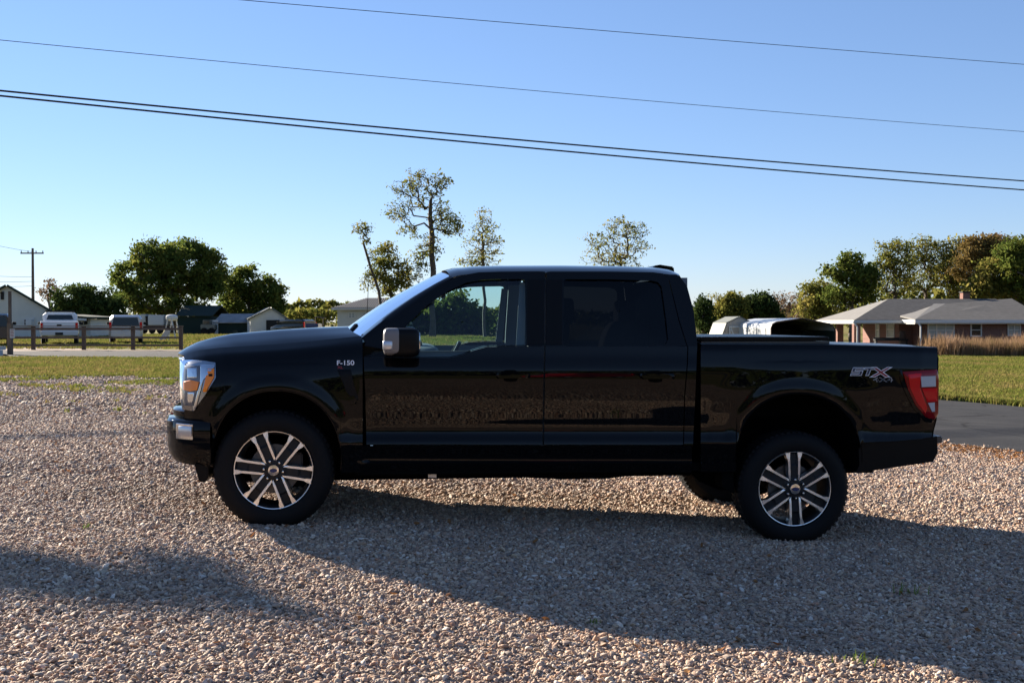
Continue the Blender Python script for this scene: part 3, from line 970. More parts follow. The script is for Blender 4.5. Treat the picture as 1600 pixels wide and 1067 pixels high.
# ---- bonnet
rows = []
for t in np.linspace(0, 1, 36):
    x = 285 + (563 - 285) * t
    e = P(x, he(x), -.835 + lin([(262, .33), (275, .20), (285, .135), (300, .08), (320, .035), (350, .010), (385, 0)], x))
    sil = lin([(0, 549), (.05, 541), (.12, 533.5), (.32, 522.5), (.6, 516), (.8, 513.2), (1, 512)], t)
    c = P(lin([(0, 279), (1, 543)], t), sil, -.25)
    row = []
    for w in np.linspace(-1, 1, 45):
        a = abs(w)
        k = a**4.2
        z = c.z + (e.z - c.z) * k
        # power dome: raised outer shoulders
        z += 0.016 * math.exp(-((a - .62) / .13)**2) * sstep(0.02, .25, t)
        row.append(Vector((c.x + (e.x - c.x) * k + 0.02 * (1 - t), w * abs(e.y), z)))
    rows.append(row)
b = MB(); b.grid(rows, hem=(0, 0, -.02)); b.build('bonnet', m_paint, truck, smooth=True, local=True)
NOSE_A = rows[0][22]
# cowl below the windscreen with the wipers
c0, c1 = P(543, 517, -.25), P(566, 527, -.835)
b = MB(); b.box(c0.x - .06, c0.x + .34, -.82, .82, c1.z - .16, c1.z - .035); b.build('cowl', m_black, truck, local=True, bevel=.01)
w0 = P(545, 515, -.5)
b = MB(); b.tube([(w0.x - .02, -.62, w0.z - .05), (w0.x + .05, -.50, w0.z + .03), (w0.x + .075, -.15, w0.z + .035), (w0.x + .06, .1, w0.z + .015)], [.012, .016, .012, .008], 6); b.build('wiper', m_black, truck, smooth=True, local=True)
b = MB(); b.tube([(w0.x + .02, .05, w0.z - .03), (w0.x + .06, .2, w0.z + .035), (w0.x + .075, .55, w0.z + .035)], [.012, .014, .008], 6); b.build('wiper', m_black, truck, smooth=True, local=True)
# aerial on the far wing
q = P(574, 490, .82); q0 = P(572, 519, .82)
b = MB(); b.tube([(q0.x, .82, q0.z - .03), (q0.x, .82, q0.z + .02)], [.014, .008], 8); b.tube([q0, P(574.5, 470, .82), P(577, 418, .82)], [.0035, .003, .002], 6)
b.build('aerial', m_black, truck, smooth=True, local=True)

# ---- back of the cab
b = MB(); rows = []
for p in list(np.linspace(738, 541, 10)) + list(np.linspace(532, 430, 14)):
    x = lin([(430, 1061.5), (432, 1062), (447, 1073.5), (486, 1084), (532, 1089), (541, 1089.5), (640, 1085.5), (738, 1081)], p)
    q = S(x, p)
    rows.append([(q.x + .03 * (1 - w * w), w * abs(q.y), q.z) for w in np.linspace(-1, 1, 15)])
b.grid(rows); cabback = b.build('cab_back', m_paint, truck, smooth=True, local=True)
q = S(1080, 470); q2 = S(1088, 530)
b = MB(); b.quad((q.x + .028, -.6, q.z), (q.x + .028, .6, q.z), (q2.x + .032, .66, q2.z), (q2.x + .032, -.66, q2.z)); b.build('rear_window', m_tint, cabback, local=True)
# brake lamp hump on the roof
b = MB(); q = P(1036, 420, -.2); q0, q1 = P(1018, 416, -.2), P(1053, 421, -.2)
b.prism([(q0.x - .03, -.24, q.z - .05), (q0.x + .01, -.24, q.z + .022), (q0.x + .06, -.24, q.z + .03), (q1.x - .01, -.24, q.z + .014), (q1.x, -.24, q.z - .06)], (0, .48, 0))
b.build('brake_lamp_hump', m_paint, truck, smooth=True, local=True, bevel=.008)

# ---- bed cover, folded stack and tailgate
zr = [S(x, rail(x)) for x in (1096, 1300, 1462)]
b = MB(); rows = []
for x in np.linspace(1097, 1463, 24):
    q = S(x, rail(x)); rows.append([(q.x, w * .93, q.z + .004 + .022 * (1 - abs(w)**4) * sstep(0, .1, 1 - abs(w)) ) for w in np.linspace(-1, 1, 13)])
b.grid(rows); b.build('bed_cover', m_cover, truck, smooth=True, local=True)
b = MB(); rows = []
for x in np.linspace(1096, 1465, 30):
    q = S(x, rail(x)); r0 = abs(q.y)
    rows.append([(q.x, -r0, q.z), (q.x, -r0 + .008, q.z + .012), (q.x, -r0 + .03, q.z + .018), (q.x, -.915, q.z + .014), (q.x, -.90, q.z - .02)])
b.grid(rows); both(b, 'bed_rail', m_black, truck)
def stack(x0, x1, p0, p1, yl, th):
    a, c = P(x0, p0, yl), P(x1, p1, yl)
    return a, c
a0, a1 = P(1094, 541, -.9), P(1300, 541, -.9)
zt = P(1200, 527.5, -.88).z
b = MB(); b.box(a0.x, a1.x + .01, -.885, .885, a0.z, zt - .028); b.build('folded_cover_panel', m_cover, truck, smooth=True, local=True, bevel=.02)
b = MB(); b.box(a0.x, a1.x, -.875, .875, zt - .024, zt + .006); b.build('folded_cover_panel', m_black, truck, smooth=True, local=True, bevel=.012)
b = MB(); b.box(a0.x - .03, a0.x + .06, -.9, .9, a0.z - .4, a0.z - .01); b.build('bed_front_wall', m_matte, truck, local=True)
b = MB(); rows = []
for p in np.linspace(686, 545.5, 20):
    q = S(bed_r(p), p)
    e = .03 * sstep(560, 546, p)
    rows.append([(q.x + .012 - e * .6 + .035 * (1 - abs(w)**6), w * (abs(q.y) - .006), q.z) for w in np.linspace(-1, 1, 21)])
q = S(1465, 546)
rows.append([(q.x - .02, w * .93, q.z + .016 + .012 * (1 - w * w)) for w in np.linspace(-1, 1, 21)])
rows.append([(q.x - .06, w * .92, q.z + .016 + .012 * (1 - w * w)) for w in np.linspace(-1, 1, 21)])
b.grid(rows); b.build('tailgate', m_paint, truck, smooth=True, local=True, angle=50)

# ---- rear lamps
tl = [(1409.5, 580.5), (1440, 578.5), (1464.5, 577), (1467.2, 592), (1466.2, 646), (1461, 655.5), (1447, 653), (1430, 633.5), (1417.5, 607)]
def slab(poly, out0, out1, m, name, parent, mirror=True, k=3, parent2=None, rim=0.9):
    """a lamp or badge that follows the body side, out0..out1 proud of it"""
    o = subdiv(poly + [poly[0]], k)
    c = (sum(q[0] for q in poly) / len(poly), sum(q[1] for q in poly) / len(poly))
    rows = [[S(*q, out0) for q in o]]
    for t, h in ((1.0, out0 + (out1 - out0) * .6), (rim + (1 - rim) * .5, out1), (.7, out1), (.4, out1), (.02, out1)):
        rows.append([S(c[0] + (q[0] - c[0]) * t, c[1] + (q[1] - c[1]) * t, h) for q in o])
    b = MB(); b.grid(rows)
    return both(b, name, m, parent, mirror=mirror, angle=50, parent2=parent2)
lamp, lamp2 = slab(tl, -.01, .012, m_redd, 'rear_lamp', truck)
slab([(1419, 585), (1440, 583), (1437, 604), (1449, 637), (1446, 646), (1433, 630), (1422, 606)], .008, .015, m_red, 'lamp_segment', lamp, parent2=lamp2)
slab([(1440, 606.5), (1464.5, 606), (1464.5, 627), (1449, 628)], .008, .016, m_red, 'lamp_segment', lamp, parent2=lamp2)
slab([(1438.5, 588), (1462, 587), (1462.5, 604), (1440, 605)], .008, .017, m_white, 'reversing_lamp', lamp, parent2=lamp2)
slab([(1450, 629.5), (1460.5, 628.5), (1461, 643), (1456.5, 643.5)], .008, .017, m_white, 'lamp_segment', lamp, parent2=lamp2)
slab([(1405, 577.5), (1409, 577.5), (1409.5, 592), (1416, 609), (1429, 635), (1447, 655.5), (1459, 657.5), (1457, 660.5), (1445, 659), (1426, 637), (1413, 610.5), (1406, 593)], -.004, .006, m_paint, 'lamp_surround', truck)

# ---- rear bumper
bp = [(1341, 693), (1344, 689), (1400, 687.5), (1452, 683.5), (1474.5, 681), (1475.5, 708), (1468, 721), (1405, 729), (1337, 739), (1343, 726)]
b = MB()
pts = [P(x, p, -.985) for x, p in bp]
secs = []
for w in np.linspace(-1, 1, 17):
    f_ = 1 if abs(w) < .99 else 1
    pull = .05 * max(0, abs(w) - .85) / .15
    secs.append([(q.x - (pull if i in (4, 5, 6) else 0), w * .985, q.z) for i, q in enumerate(pts)])
b.loft(secs); rb = b.build('rear_bumper', m_black, truck, smooth=True, local=True, angle=30, bevel=0)
b = MB(); q0, q1 = P(1345, 688.5, -.95), P(1472, 681, -.95)
b.prism([(q0.x, -.96, q0.z), (q1.x, -.96, q1.z), (q1.x, -.96, q1.z - .05), (q0.x, -.96, q0.z - .035)], (0, 1.92, 0)); b.build('bumper_step', m_cover, rb, local=True, bevel=.008)

# ---- front end
def zat(x, p): return P(x, p, YL(x, p)).z
# plan curve shared by bumper and grille
xs_ = [(330, -.975), (316, -.955), (300, -.925), (288, -.88), (277, -.82), (269, -.745), (264.5, -.66)]
plan = [(P(x, 680, y).x, y) for x, y in xs_]
af = plan[-1][0]
plan += [(af - .045, -.45), (af - .07, -.22), (af - .078, 0)]
def plan_curve(n, off=0.0, ys=(0, 1)):
    """points of the bumper front from the near wheel arch to the centre line, off metres further out"""
    t = np.linspace(0, 1, n); s0 = np.array(plan)
    d = np.concatenate([[0], np.cumsum(np.hypot(*np.diff(s0, axis=0).T))]); d /= d[-1]
    x = np.interp(t, d, s0[:, 0]); y = np.interp(t, d, s0[:, 1])
    tx, ty = np.gradient(x), np.gradient(y); L = np.hypot(tx, ty)
    return [(x[i] - off * ty[i] / L[i], y[i] + off * tx[i] / L[i]) for i in range(n)]
def wrap(rows_spec, n=40):
    """rows (offset, height near, height centre) swept along the plan curve and mirrored to the far side"""
    rows = []
    for off, z0, z1 in rows_spec:
        c = plan_curve(n, off)
        half = [(x, y, z0 + (z1 - z0) * (i / (n - 1))) for i, (x, y) in enumerate(c)]
        rows.append(half + [(x, -y, z) for x, y, z in half[-2::-1]])
    b = MB(); b.grid(rows)
    return b
Z = lambda p: P(290, p, -.89).z
fb = wrap([(-.10, Z(655), Z(655)), (.0, Z(656), Z(656)), (.014, Z(660), Z(660)), (.016, Z(675), Z(675)), (.012, Z(700), Z(698)), (.0, Z(717), Z(711)), (-.03, Z(728), Z(718)), (-.12, Z(729), Z(720))]).build('front_bumper', m_paint, truck, smooth=True, angle=50, local=True)
wrap([(-.12, Z(641), Z(640)), (-.05, Z(641.5), Z(640)), (-.030, Z(644), Z(643)), (-.028, Z(652), Z(652)), (-.05, Z(657), Z(657))]).build('bumper_valance', m_paint, truck, smooth=True, angle=50, local=True)
wrap([(-.3, Z(722), Z(712)), (-.17, Z(722), Z(712)), (-.18, Z(728), Z(722)), (-.3, Z(730), Z(724))]).build('air_dam', m_matte, truck, smooth=True, local=True)
# fog lamp bezel
def bump_patch(t0, t1, pa, pb, off, m, name, parent, thick=.01):
    n = 200; c0, c1 = plan_curve(n, off), plan_curve(n, off + thick)
    i0, i1 = int(t0 * n), int(t1 * n)
    idx = [int(round(i0 + (i1 - i0) * k / 6)) for k in range(7)]
    b = MB()
    rows = [[(*c0[i], Z(pb)) for i in idx], [(*c1[i], Z(pb - 1.5)) for i in idx], [(*c1[i], Z(pa + 1.5)) for i in idx], [(*c0[i], Z(pa)) for i in idx]]
    b.grid(rows)
    return both(b, name, m, parent, angle=40)
bump_patch(.11, .25, 661, 687, .010, m_chrome, 'fog_lamp_bezel', fb)
bump_patch(.115, .22, 665, 681, .021, m_bright, 'fog_lamp', fb, .004)
bump_patch(.30, .44, 659, 683, .010, m_paint, 'bumper_insert', fb, .006)
# grille
c = plan_curve(60, -.105)
rows = [[(x, y, Z(p)) for x, y in c[14:]] + [(x, -y, Z(p)) for x, y in c[:13:-1]] for p in (641, 566)]
b = MB(); b.grid(rows); gr_ = b.build('grille', m_black, truck, smooth=True, local=True)
for p, m_ in ((578, m_black), (590, m_bright), (605.5, m_bright), (622, m_black)):
    c = plan_curve(60, -.092)
    pts = [(x, y, Z(p)) for x, y in c[13:]] + [(x, -y, Z(p)) for x, y in c[:12:-1]]
    b = MB(); b.tube(pts, .009 if m_ is m_black else .0045, 6); b.build('grille_bar', m_, gr_, smooth=True, local=True)
c = plan_curve(60, -.085)
pts = [(x, y, Z(563)) for x, y in c[12:]] + [(x, -y, Z(563)) for x, y in c[:11:-1]]
b = MB(); b.tube(pts, .016, 8); b.build('grille_bar', m_chrome, gr_, smooth=True, local=True)
# headlights: bright bowl, lamps, clear lens
hl = [(281, 562.5), (300, 562), (322, 563.5), (337, 566), (337.5, 590), (322, 615), (302.5, 642.5), (285, 640), (281, 620)]
m_bowl = mat('lamp_bowl', (0.36, 0.37, 0.39), 0.22, 1.0)
hd, hd2 = slab(hl, -.012, .006, m_bowl, 'headlight', truck, rim=.97)
slab([(287.5, 572), (312, 571), (314.5, 592), (302, 634), (288, 633)], .003, .010, mat('lamp_housing', (0.16, 0.165, 0.18), 0.25, 0.3), 'projector', hd, parent2=hd2)
slab([(292.5, 575), (307.5, 575), (307.5, 590), (292.5, 591)], .010, .013, m_chrome, 'reflector', hd, parent2=hd2)
slab([(293, 613), (304, 613), (300, 630), (293, 630)], .010, .013, m_chrome, 'reflector', hd, parent2=hd2)
slab([(286.5, 596), (298, 593.5), (311.5, 596.5), (308, 610), (297, 611.5), (287, 609)], .008, .020, m_amber, 'turn_signal', hd, parent2=hd2)
slab([(324, 575), (334.5, 575), (334.5, 589), (321.5, 612.5), (316.5, 612)], .003, .014, m_amber, 'side_marker', hd, parent2=hd2)
slab([(313, 569), (335, 570), (335, 573), (317, 573.5), (317, 595), (305, 640), (301.5, 640), (312.5, 594)], .006, .014, m_chrome, 'lamp_strip', hd, parent2=hd2)
slab([(326, 584), (332, 584), (332, 588), (326, 588)], .010, .016, m_black, 'marker_bulb', hd, parent2=hd2)
slab(hl, .012, .026, m_lens, 'headlight_lens', hd, parent2=hd2, rim=.98)

# ---- wheel wells, chassis, floor
def well(c, x0, x1):
    b = MB(); rows = []
    for yl in (-.99, -.60):
        row = []
        for t in np.linspace(math.pi * 1.02, -math.pi * .02, 30):
            n = c[4]
            cc, ss = math.cos(t), math.sin(t)
            x = c[0] + (c[2] + 3) * math.copysign(abs(cc)**(2 / n), cc); p = c[1] - (c[3] + 3) * math.copysign(abs(ss)**(2 / n), ss)
            q = P(x, p, -.99); row.append((q.x, yl, q.z))
        rows.append(row)
    rows.append([(v[0] * .2 + rows[1][15][0] * .8, -.60, v[2] * .3 + HUB_F.z * .7) for v in rows[1]])
    b.grid(rows)
    both(b, 'wheel_well', m_matte, truck)
well(ARF, 0, 0); well(ARR, 0, 0)
zs = P(800, 737, -.93).z
b = MB(); b.box(-.30, 4.45, -.52, -.36, zs - .10, zs + .12); both(b, 'chassis_rail', m_matte, truck, smooth=False)
b = MB(); b.box(.55, 3.05, -.93, .93, zs - .01, zs + .05); b.build('cab_floor', m_matte, truck, local=True)
b = MB(); b.box(-.55, .56, -.58, .58, zs - .06, zs + .45); b.build('engine_bay', m_matte, truck, local=True)
b = MB(); b.box(2.95, 4.55, -.6, .6, zs + .1, zs + .35); b.build('bed_floor', m_matte, truck, local=True)
b = MB(); b.lathe([(0.001, -.76), (.06, -.76), (.06, -.2), (.16, -.12), (.16, .12), (.06, .2), (.06, .76), (.001, .76)], (HUB_R.x, 0, HUB_R.z - .02), 'y', 16); b.build('rear_axle', m_matte, truck, smooth=True, local=True)
b = MB(); b.lathe([(0.001, -.76), (.05, -.76), (.05, .76), (.001, .76)], (HUB_F.x, 0, HUB_F.z - .02), 'y', 12); b.build('front_axle', m_matte, truck, smooth=True, local=True)
# edge seen under the sill: pinch weld, brackets, fuel tank
b = MB()
b.prism([P(x, p, -.80) for x, p in [(528, 738), (1084, 738), (1075, 742), (985, 743), (950, 747.5), (880, 748.5), (820, 746), (740, 745.5), (690, 745), (620, 744.5), (600, 740), (560, 739.5), (535, 741)]], (0, .25, 0)); b.build('under_sill', m_matte, truck, local=True)
b = MB(); b.prism([P(x, p, -.82) for x, p in [(669, 737), (682, 737), (682, 746), (669, 746)]], (0, .006, 0)); b.build('chassis_label', m_bright, truck, local=True)
b = MB(); b.prism([P(x, p, -.60) for x, p in [(1078, 738), (1150, 736), (1150, 768), (1120, 764), (1092, 752)]], (0, .5, 0)); b.build('fuel_tank', m_matte, truck, local=True)
b = MB(); b.prism([P(x, p, -.93) for x, p in [(1128, 728), (1146, 726), (1147, 771), (1129, 762)]], (0, .2, 0)); both(b, 'mud_flap', m_matte, truck, smooth=False)
b = MB(); b.prism([P(x, p, -.93) for x, p in [(303, 724), (326, 727), (325.5, 746), (321, 753.5), (311, 752)]], (0, .22, 0)); both(b, 'air_deflector', m_black, truck, smooth=False, bevel=.006, mirror=False)
b = MB(); b.tube([(3.0, .55, zs - .02), (4.0, .6, zs + .05), (4.45, .72, zs - .0), (4.6, .8, zs - .02)], .035, 10); b.build('exhaust_pipe', m_steel, truck, smooth=True, local=True)

# ---- wheels
def arcq(r0, r1, a0, a1, y, n=10):
    return None
def make_wheel(hub, ang, side, wname='wheel'):
    """side -1: near side"""
    b = MB()
    R_ = TYRE_R
    prof = [(.268, .035), (.275, .012), (.29, .002), (.315, -.004), (.345, -.004), (.372, .006), (.390, .022), (.399, .045)]
    prof += [(R_, .06), (R_, .21), (.399, .225), (.372, .262), (.33, .272), (.268, .24)]
    w = MB(); w.lathe([(r, -h * side * 1.0 if False else h) for r, h in prof], (0, 0, 0), 'y', 72)
    def put(mb, name, m, parent, smooth=True, angle=35, bevel=0.0):
        mb.v = [(v[0], v[1] * (-side), v[2]) for v in mb.v]
        return mb.build(name, m, parent, smooth=smooth, angle=angle, local=True, bevel=bevel)
    tyre = put(w, wname, m_tyre, truck)
    tyre.location = hub
    # tread blocks round the shoulder
    w = MB()
    for k in range(60):
        t = 2 * math.pi * k / 60
        c_, s_ = math.cos(t), math.sin(t); d_ = .014
        for y0, y1, tw in ((.034, .105, .25), (.115, .165, -.2), (.175, .24, .25)):
            for sgn in (1,):
                vs = []
                for (r, y, a) in ((R_ - .012, y0, 0), (R_ - .012, y1, tw * .1), (R_ + .0025, y1, tw * .1), (R_ + .0025, y0 + .012, 0)):
                    for da in (-d_ / R_ * .9, d_ / R_ * .9):
                        vs.append((r * math.cos(t + a + da), y, r * math.sin(t + a + da)))
                w.add(vs, [(0, 2, 3, 1), (2, 4, 5, 3), (4, 6, 7, 5), (6, 0, 1, 7), (0, 6, 4, 2), (1, 3, 5, 7)])
    tr = put(w, 'tread', m_tyre, tyre, smooth=False); tr['kind'] = 'stuff'
    # rim barrel and lip
    w = MB(); w.lathe([(.268, .030), (.262, .026), (.258, .03), (.250, .045), (.242, .075), (.236, .12), (.238, .23)], (0, 0, 0), 'y', 72)
    put(w, 'rim', m_dark, tyre)
    w = MB(); w.lathe([(.269, .030), (.269, .020), (.266, .016), (.262, .017), (.2605, .024)], (0, 0, 0), 'y', 96)
    put(w, 'rim_edge', m_alu, tyre)
    # hub disc
    w = MB(); w.lathe([(.002, .022), (.058, .022), (.075, .026), (.088, .034), (.092, .07), (.09, .09)], (0, 0, 0), 'y', 48)
    put(w, 'hub', m_pocket, tyre)
    yf = .016
    for k in range(6):
        a = ang + k * math.pi / 3
        ca, sa = math.cos(a), math.sin(a)
        def L(r, o, y): return (r * ca - o * sa, y, r * sa + o * ca)
        # sunk middle of the spoke
        w = MB()
        w.loft([[L(.075, -.0275, .030), L(.075, .0275, .030), L(.075, .0275, .085), L(.075, -.0275, .085)],
                [L(.165, -.0275, .028), L(.165, .0275, .028), L(.165, .0275, .075), L(.165, -.0275, .075)],
                [L(.18, -.0275, .040), L(.18, .0275, .040), L(.18, .0275, .07), L(.18, -.0275, .07)],
                [L(.252, -.029, .046), L(.252, .029, .046), L(.252, .029, .07), L(.252, -.029, .07)]])
        put(w, 'spoke', m_pocket, tyre, smooth=False)
        for s_ in (-1, 1):
            w = MB()
            def rowq(r, o0, o1, y): return [L(r, s_ * o0, y), L(r, s_ * o1, y), L(r, s_ * (o1 + .004), y + .05), L(r, s_ * (o0 - .002), y + .04)]
            secs = [rowq(.084 if True else 0, .034, .0485, yf + .006)]
            secs = [[L(.060, s_ * .029, yf + .008), L(.0715, s_ * .0405, yf + .008), L(.074, s_ * .041, yf + .05), L(.062, s_ * .029, yf + .05)],
                    rowq(.10, .0275, .0425, yf + .004), rowq(.20, .0295, .045, yf - .001), rowq(.215, .031, .047, yf - .001), rowq(.235, .029, .056, yf), rowq(.2625, .0275, .063, yf + .001)]
            w.loft(secs)
            put(w, 'spoke_edge', m_alu, tyre, smooth=False)
        a2 = a
        c2 = (.065 * math.cos(a2), .016, .066 * math.sin(a2))
        w = MB(); w.lathe([(.0105, .002), (.0105, -.012), (.007, -.019), (.001, -.020)], c2, 'y', 6)
        put(w, 'lug_nut', m_chrome, tyre)
    w = MB(); w.lathe([(.040, .022), (.040, .012), (.036, .006), (.001, .004)], (0, 0, 0), 'y', 32)
    put(w, 'hub_cap', m_chrome, tyre)
    w = MB(); n = 24
    w.add([(.026 * math.cos(2 * math.pi * i / n + 0), .0015, .013 * math.sin(2 * math.pi * i / n)) for i in range(n)], [tuple(range(n))])
    put(w, 'emblem', m_blueoval, tyre, smooth=False)
    w = MB(); w.lathe([(.08, .10), (.17, .10), (.172, .125), (.08, .125)], (0, 0, 0), 'y', 40)
    put(w, 'brake_disc', m_steel, tyre)
    w = MB(); w.box(.09, .19, .085, .15, -.05, .11)
    put(w, 'brake_caliper', m_dark, tyre, bevel=.01)
    return tyre
make_wheel((HUB_F.x, HUB_F.y, HUB_F.z), R(112), -1)
make_wheel((HUB_R.x, HUB_R.y, HUB_R.z), R(92), -1)
make_wheel((HUB_F.x, -HUB_F.y, HUB_F.z), R(80), 1)
make_wheel((HUB_R.x, -HUB_R.y, HUB_R.z), R(100), 1)

# ---- door mirrors, handles, badges
mc = P(626, 535, -1.135)
def mirror_side(sg, door):
    y = -1.135 * -sg if False else (-1.135 if sg < 0 else 1.135)
    b = MB(); b.superell((mc.x + .025, y, mc.z), (.105, .105, .098), .42, 32, 16)
    o = b.build('door_mirror', m_black, door, smooth=True, local=True, angle=60)
    b = MB(); b.superell((mc.x - .055, y, mc.z + .006), (.062, .109, .092), .40, 32, 16)
    b.build('mirror_cap', m_mirror, o, smooth=True, local=True, angle=60)
    b = MB(); b.superell((mc.x - .085, y + sg * .055, mc.z - .018), (.034, .062, .033), .3, 24, 10)
    b.build('mirror_lamp', m_bright, o, smooth=True, local=True)
    b = MB(); b.superell((mc.x + .124, y, mc.z + .002), (.009, .072, .066), .4, 20, 10)
    b.build('mirror_face', m_chrome, o, smooth=True, local=True)
    b = MB(); b.bar((mc.x + .02, y - sg * .08, mc.z - .075), (mc.x + .06, sg * .95, mc.z - .07), .11, .045)
    b.build('mirror_arm', m_black, o, local=True, bevel=.012, smooth=True)
mirror_side(-1, fdoor); mirror_side(1, fdoor2)
def handle(cx, p, door, door2):
    # dark recess, then the grip over it
    slab([(cx - 20, p - 4.5), (cx - 12, p - 8), (cx + 2, p - 8), (cx + 10, p - 4.5), (cx + 6, p + 9), (cx - 4, p + 11), (cx - 14, p + 9)], -.003, .003, m_matte, 'handle_recess', door, parent2=door2)
    slab([(cx - 27, p - 3.5), (cx + 24, p - 3.5), (cx + 28, p), (cx + 25, p + 5.5), (cx - 24, p + 5.5), (cx - 28, p + 1)], .004, .034, m_paint, 'door_handle', door, parent2=door2, rim=.8)
handle(802, 586, fdoor, fdoor2); handle(1028, 587, rdoor, rdoor2)
# fuel flap on the bed side
def flat_text(txt, px0, px1, p0, p1, out, m, name, shear=0.0, offset=0.0, depth=.002, weight=0.0):
    cu = bpy.data.curves.new(name, 'FONT'); cu.body = txt; cu.size = 1.0; cu.offset = offset; cu.shear = shear
    cu.extrude = 0.0; cu.space_character = 1.0
    o = bpy.data.objects.new(name, cu); COL.objects.link(o)
    dg = bpy.context.evaluated_depsgraph_get(); dg.update()
    me = bpy.data.meshes.new_from_object(o.evaluated_get(dg))
    bpy.data.objects.remove(o)
    v = np.array([tuple(q.co) for q in me.vertices])
    lo_, hi_ = v.min(0), v.max(0)
    fs = [tuple(p.vertices) for p in me.polygons]
    pts = []
    for q in v:
        x = px0 + (px1 - px0) * (q[0] - lo_[0]) / (hi_[0] - lo_[0]); p = p1 + (p0 - p1) * (q[1] - lo_[1]) / (hi_[1] - lo_[1])
        pts.append(S(x, p, out))
    b = MB(); b.add(pts, fs)
    return b.build(name, m, truck, local=True)
flat_text('F-150', 526.5, 553.5, 563, 570.5, .005, m_silver, 'wing_badge', offset=.018)
flat_text('XL', 527, 536, 572, 576, .005, m_redl, 'trim_badge', offset=.02)
def flat_poly(poly, px0, px1, p0, p1, slant, inset, out, m, name):
    """block letter with a slant, drawn as flat print; inset shrinks it evenly"""
    bm = bmesh.new()
    pts = [(px0 + (px1 - px0) * x + slant * y, p1 + (p0 - p1) * y) for x, y in poly]
    f = bm.faces.new([bm.verts.new((x, y, 0)) for x, y in pts])
    if f.normal.z < 0: f.normal_flip()
    bm.normal_update()
    if inset > 0:
        r_ = bmesh.ops.inset_region(bm, faces=[f], thickness=inset, use_boundary=True, use_even_offset=True)
        bmesh.ops.delete(bm, geom=r_['faces'], context='FACES')
    bmesh.ops.triangulate(bm, faces=bm.faces[:])
    bm.verts.ensure_lookup_table(); bm.verts.index_update()
    b = MB(); b.add([S(v.co.x, v.co.y, out) for v in bm.verts], [tuple(v.index for v in f_.verts) for f_ in bm.faces])
    bm.free()
    return b.build(name, m, truck, local=True)
P_S = [(0, 0), (1, 0), (1, .62), (.30, .62), (.30, .72), (1, .72), (1, 1), (0, 1), (0, .38), (.70, .38), (.70, .28), (0, .28)]
P_T = [(0, 1), (1, 1), (1, .72), (.66, .72), (.66, 0), (.34, 0), (.34, .72), (0, .72)]
P_X = [(0, 0), (.26, 0), (.5, .32), (.74, 0), (1, 0), (.63, .5), (1, 1), (.74, 1), (.5, .68), (.26, 1), (0, 1), (.37, .5)]
for poly, a, c, q0, q1, sl, m_ in ((P_S, 1328, 1346, 574, 587, 5, m_blue), (P_T, 1346.5, 1363, 574, 587, 5, m_blue), (P_X, 1358, 1392, 573.5, 589.5, 3, m_redl)):
    flat_poly(poly, a, c, q0, q1, sl, 0, .0065, m_silver, 'decal_outline')
    flat_poly(poly, a, c, q0, q1, sl, 1.1 if m_ is m_redl else .85, .009, m_, 'decal_letter')
flat_text('4X4', 1364, 1395, 589.5, 596.5, .003, mat('dim_letter', (0.24, 0.24, 0.25), 0.5), 'decal_letters', offset=.015)
flat_text('4X4', 1365.5, 1393.5, 590.5, 595.6, .005, m_matte, 'decal_letters', offset=-.02)
# vent behind the front wheel
slab([(527, 578), (548, 577), (553, 600), (560, 622), (556, 632), (541, 612)], -.004, .006, m_black, 'wing_vent', truck)
slab([(543, 620), (553, 618), (559, 626), (549, 633)], -.002, .012, m_paint, 'vent_fin', truck)

# ---- inside of the cab
q = P(600, 555, -.6)
b = MB(); b.superell((q.x + .13, 0, q.z - .07), (.28, .88, .14), .35, 32, 10); dash = b.build('dashboard', m_trim, truck, smooth=True, local=True)
b = MB(); b.superell((q.x + .16, -.4, q.z + .06), (.12, .18, .06), .5, 20, 8); b.build('instrument_hood', m_black, dash, smooth=True, local=True)
wc = Vector((q.x + .46, -.40, q.z - .075)); b = MB()
nrm = Vector((-.85, 0, .5)).normalized(); uu = Vector((0, 1, 0)); vv = nrm.cross(uu)
pts = [wc + uu * .185 * math.cos(t) + vv * .185 * math.sin(t) for t in np.linspace(0, 2 * math.pi, 33)]
b.tube(pts, .016, 8); b.bar(wc - uu * .17, wc + uu * .17, .03, .05); b.tube([wc, wc + nrm * .2], .03, 8); b.build('steering_wheel', m_black, truck, smooth=True, local=True)
def seat(a, y, wid, zt):
    b = MB(); b.superell((a - .22, y, zs + .36), (.27, wid, .10), .4, 20, 8); o = b.build('seat', m_seat, truck, smooth=True, local=True)
    b = MB(); n = 20
    b.superell((0, 0, 0), (.085, wid, .36), .4, 24, 12); b.v = [(a + .08 + v[0] + .22 * v[2], y + v[1] * (1 - .25 * max(0, v[2])), zs + .70 + v[2]) for v in b.v]
    b.build('backrest', m_seat, o, smooth=True, local=True)
    for yy in ((y,) if wid < .4 else (-.45, .45)):
        b = MB(); b.superell((a + .21, yy, zs + 1.13), (.055, .13, .10), .45, 20, 8); b.build('headrest', m_seat, o, smooth=True, local=True)
sa = P(842, 500, -.5).x
seat(sa, -.42, .26, 0); seat(sa, .42, .26, 0); seat(sa + .60, 0, .72, 0)
b = MB(); b.box(sa - .5, sa + .0, -.13, .13, zs + .25, zs + .55); b.build('console', m_trim, truck, local=True, bevel=.02)
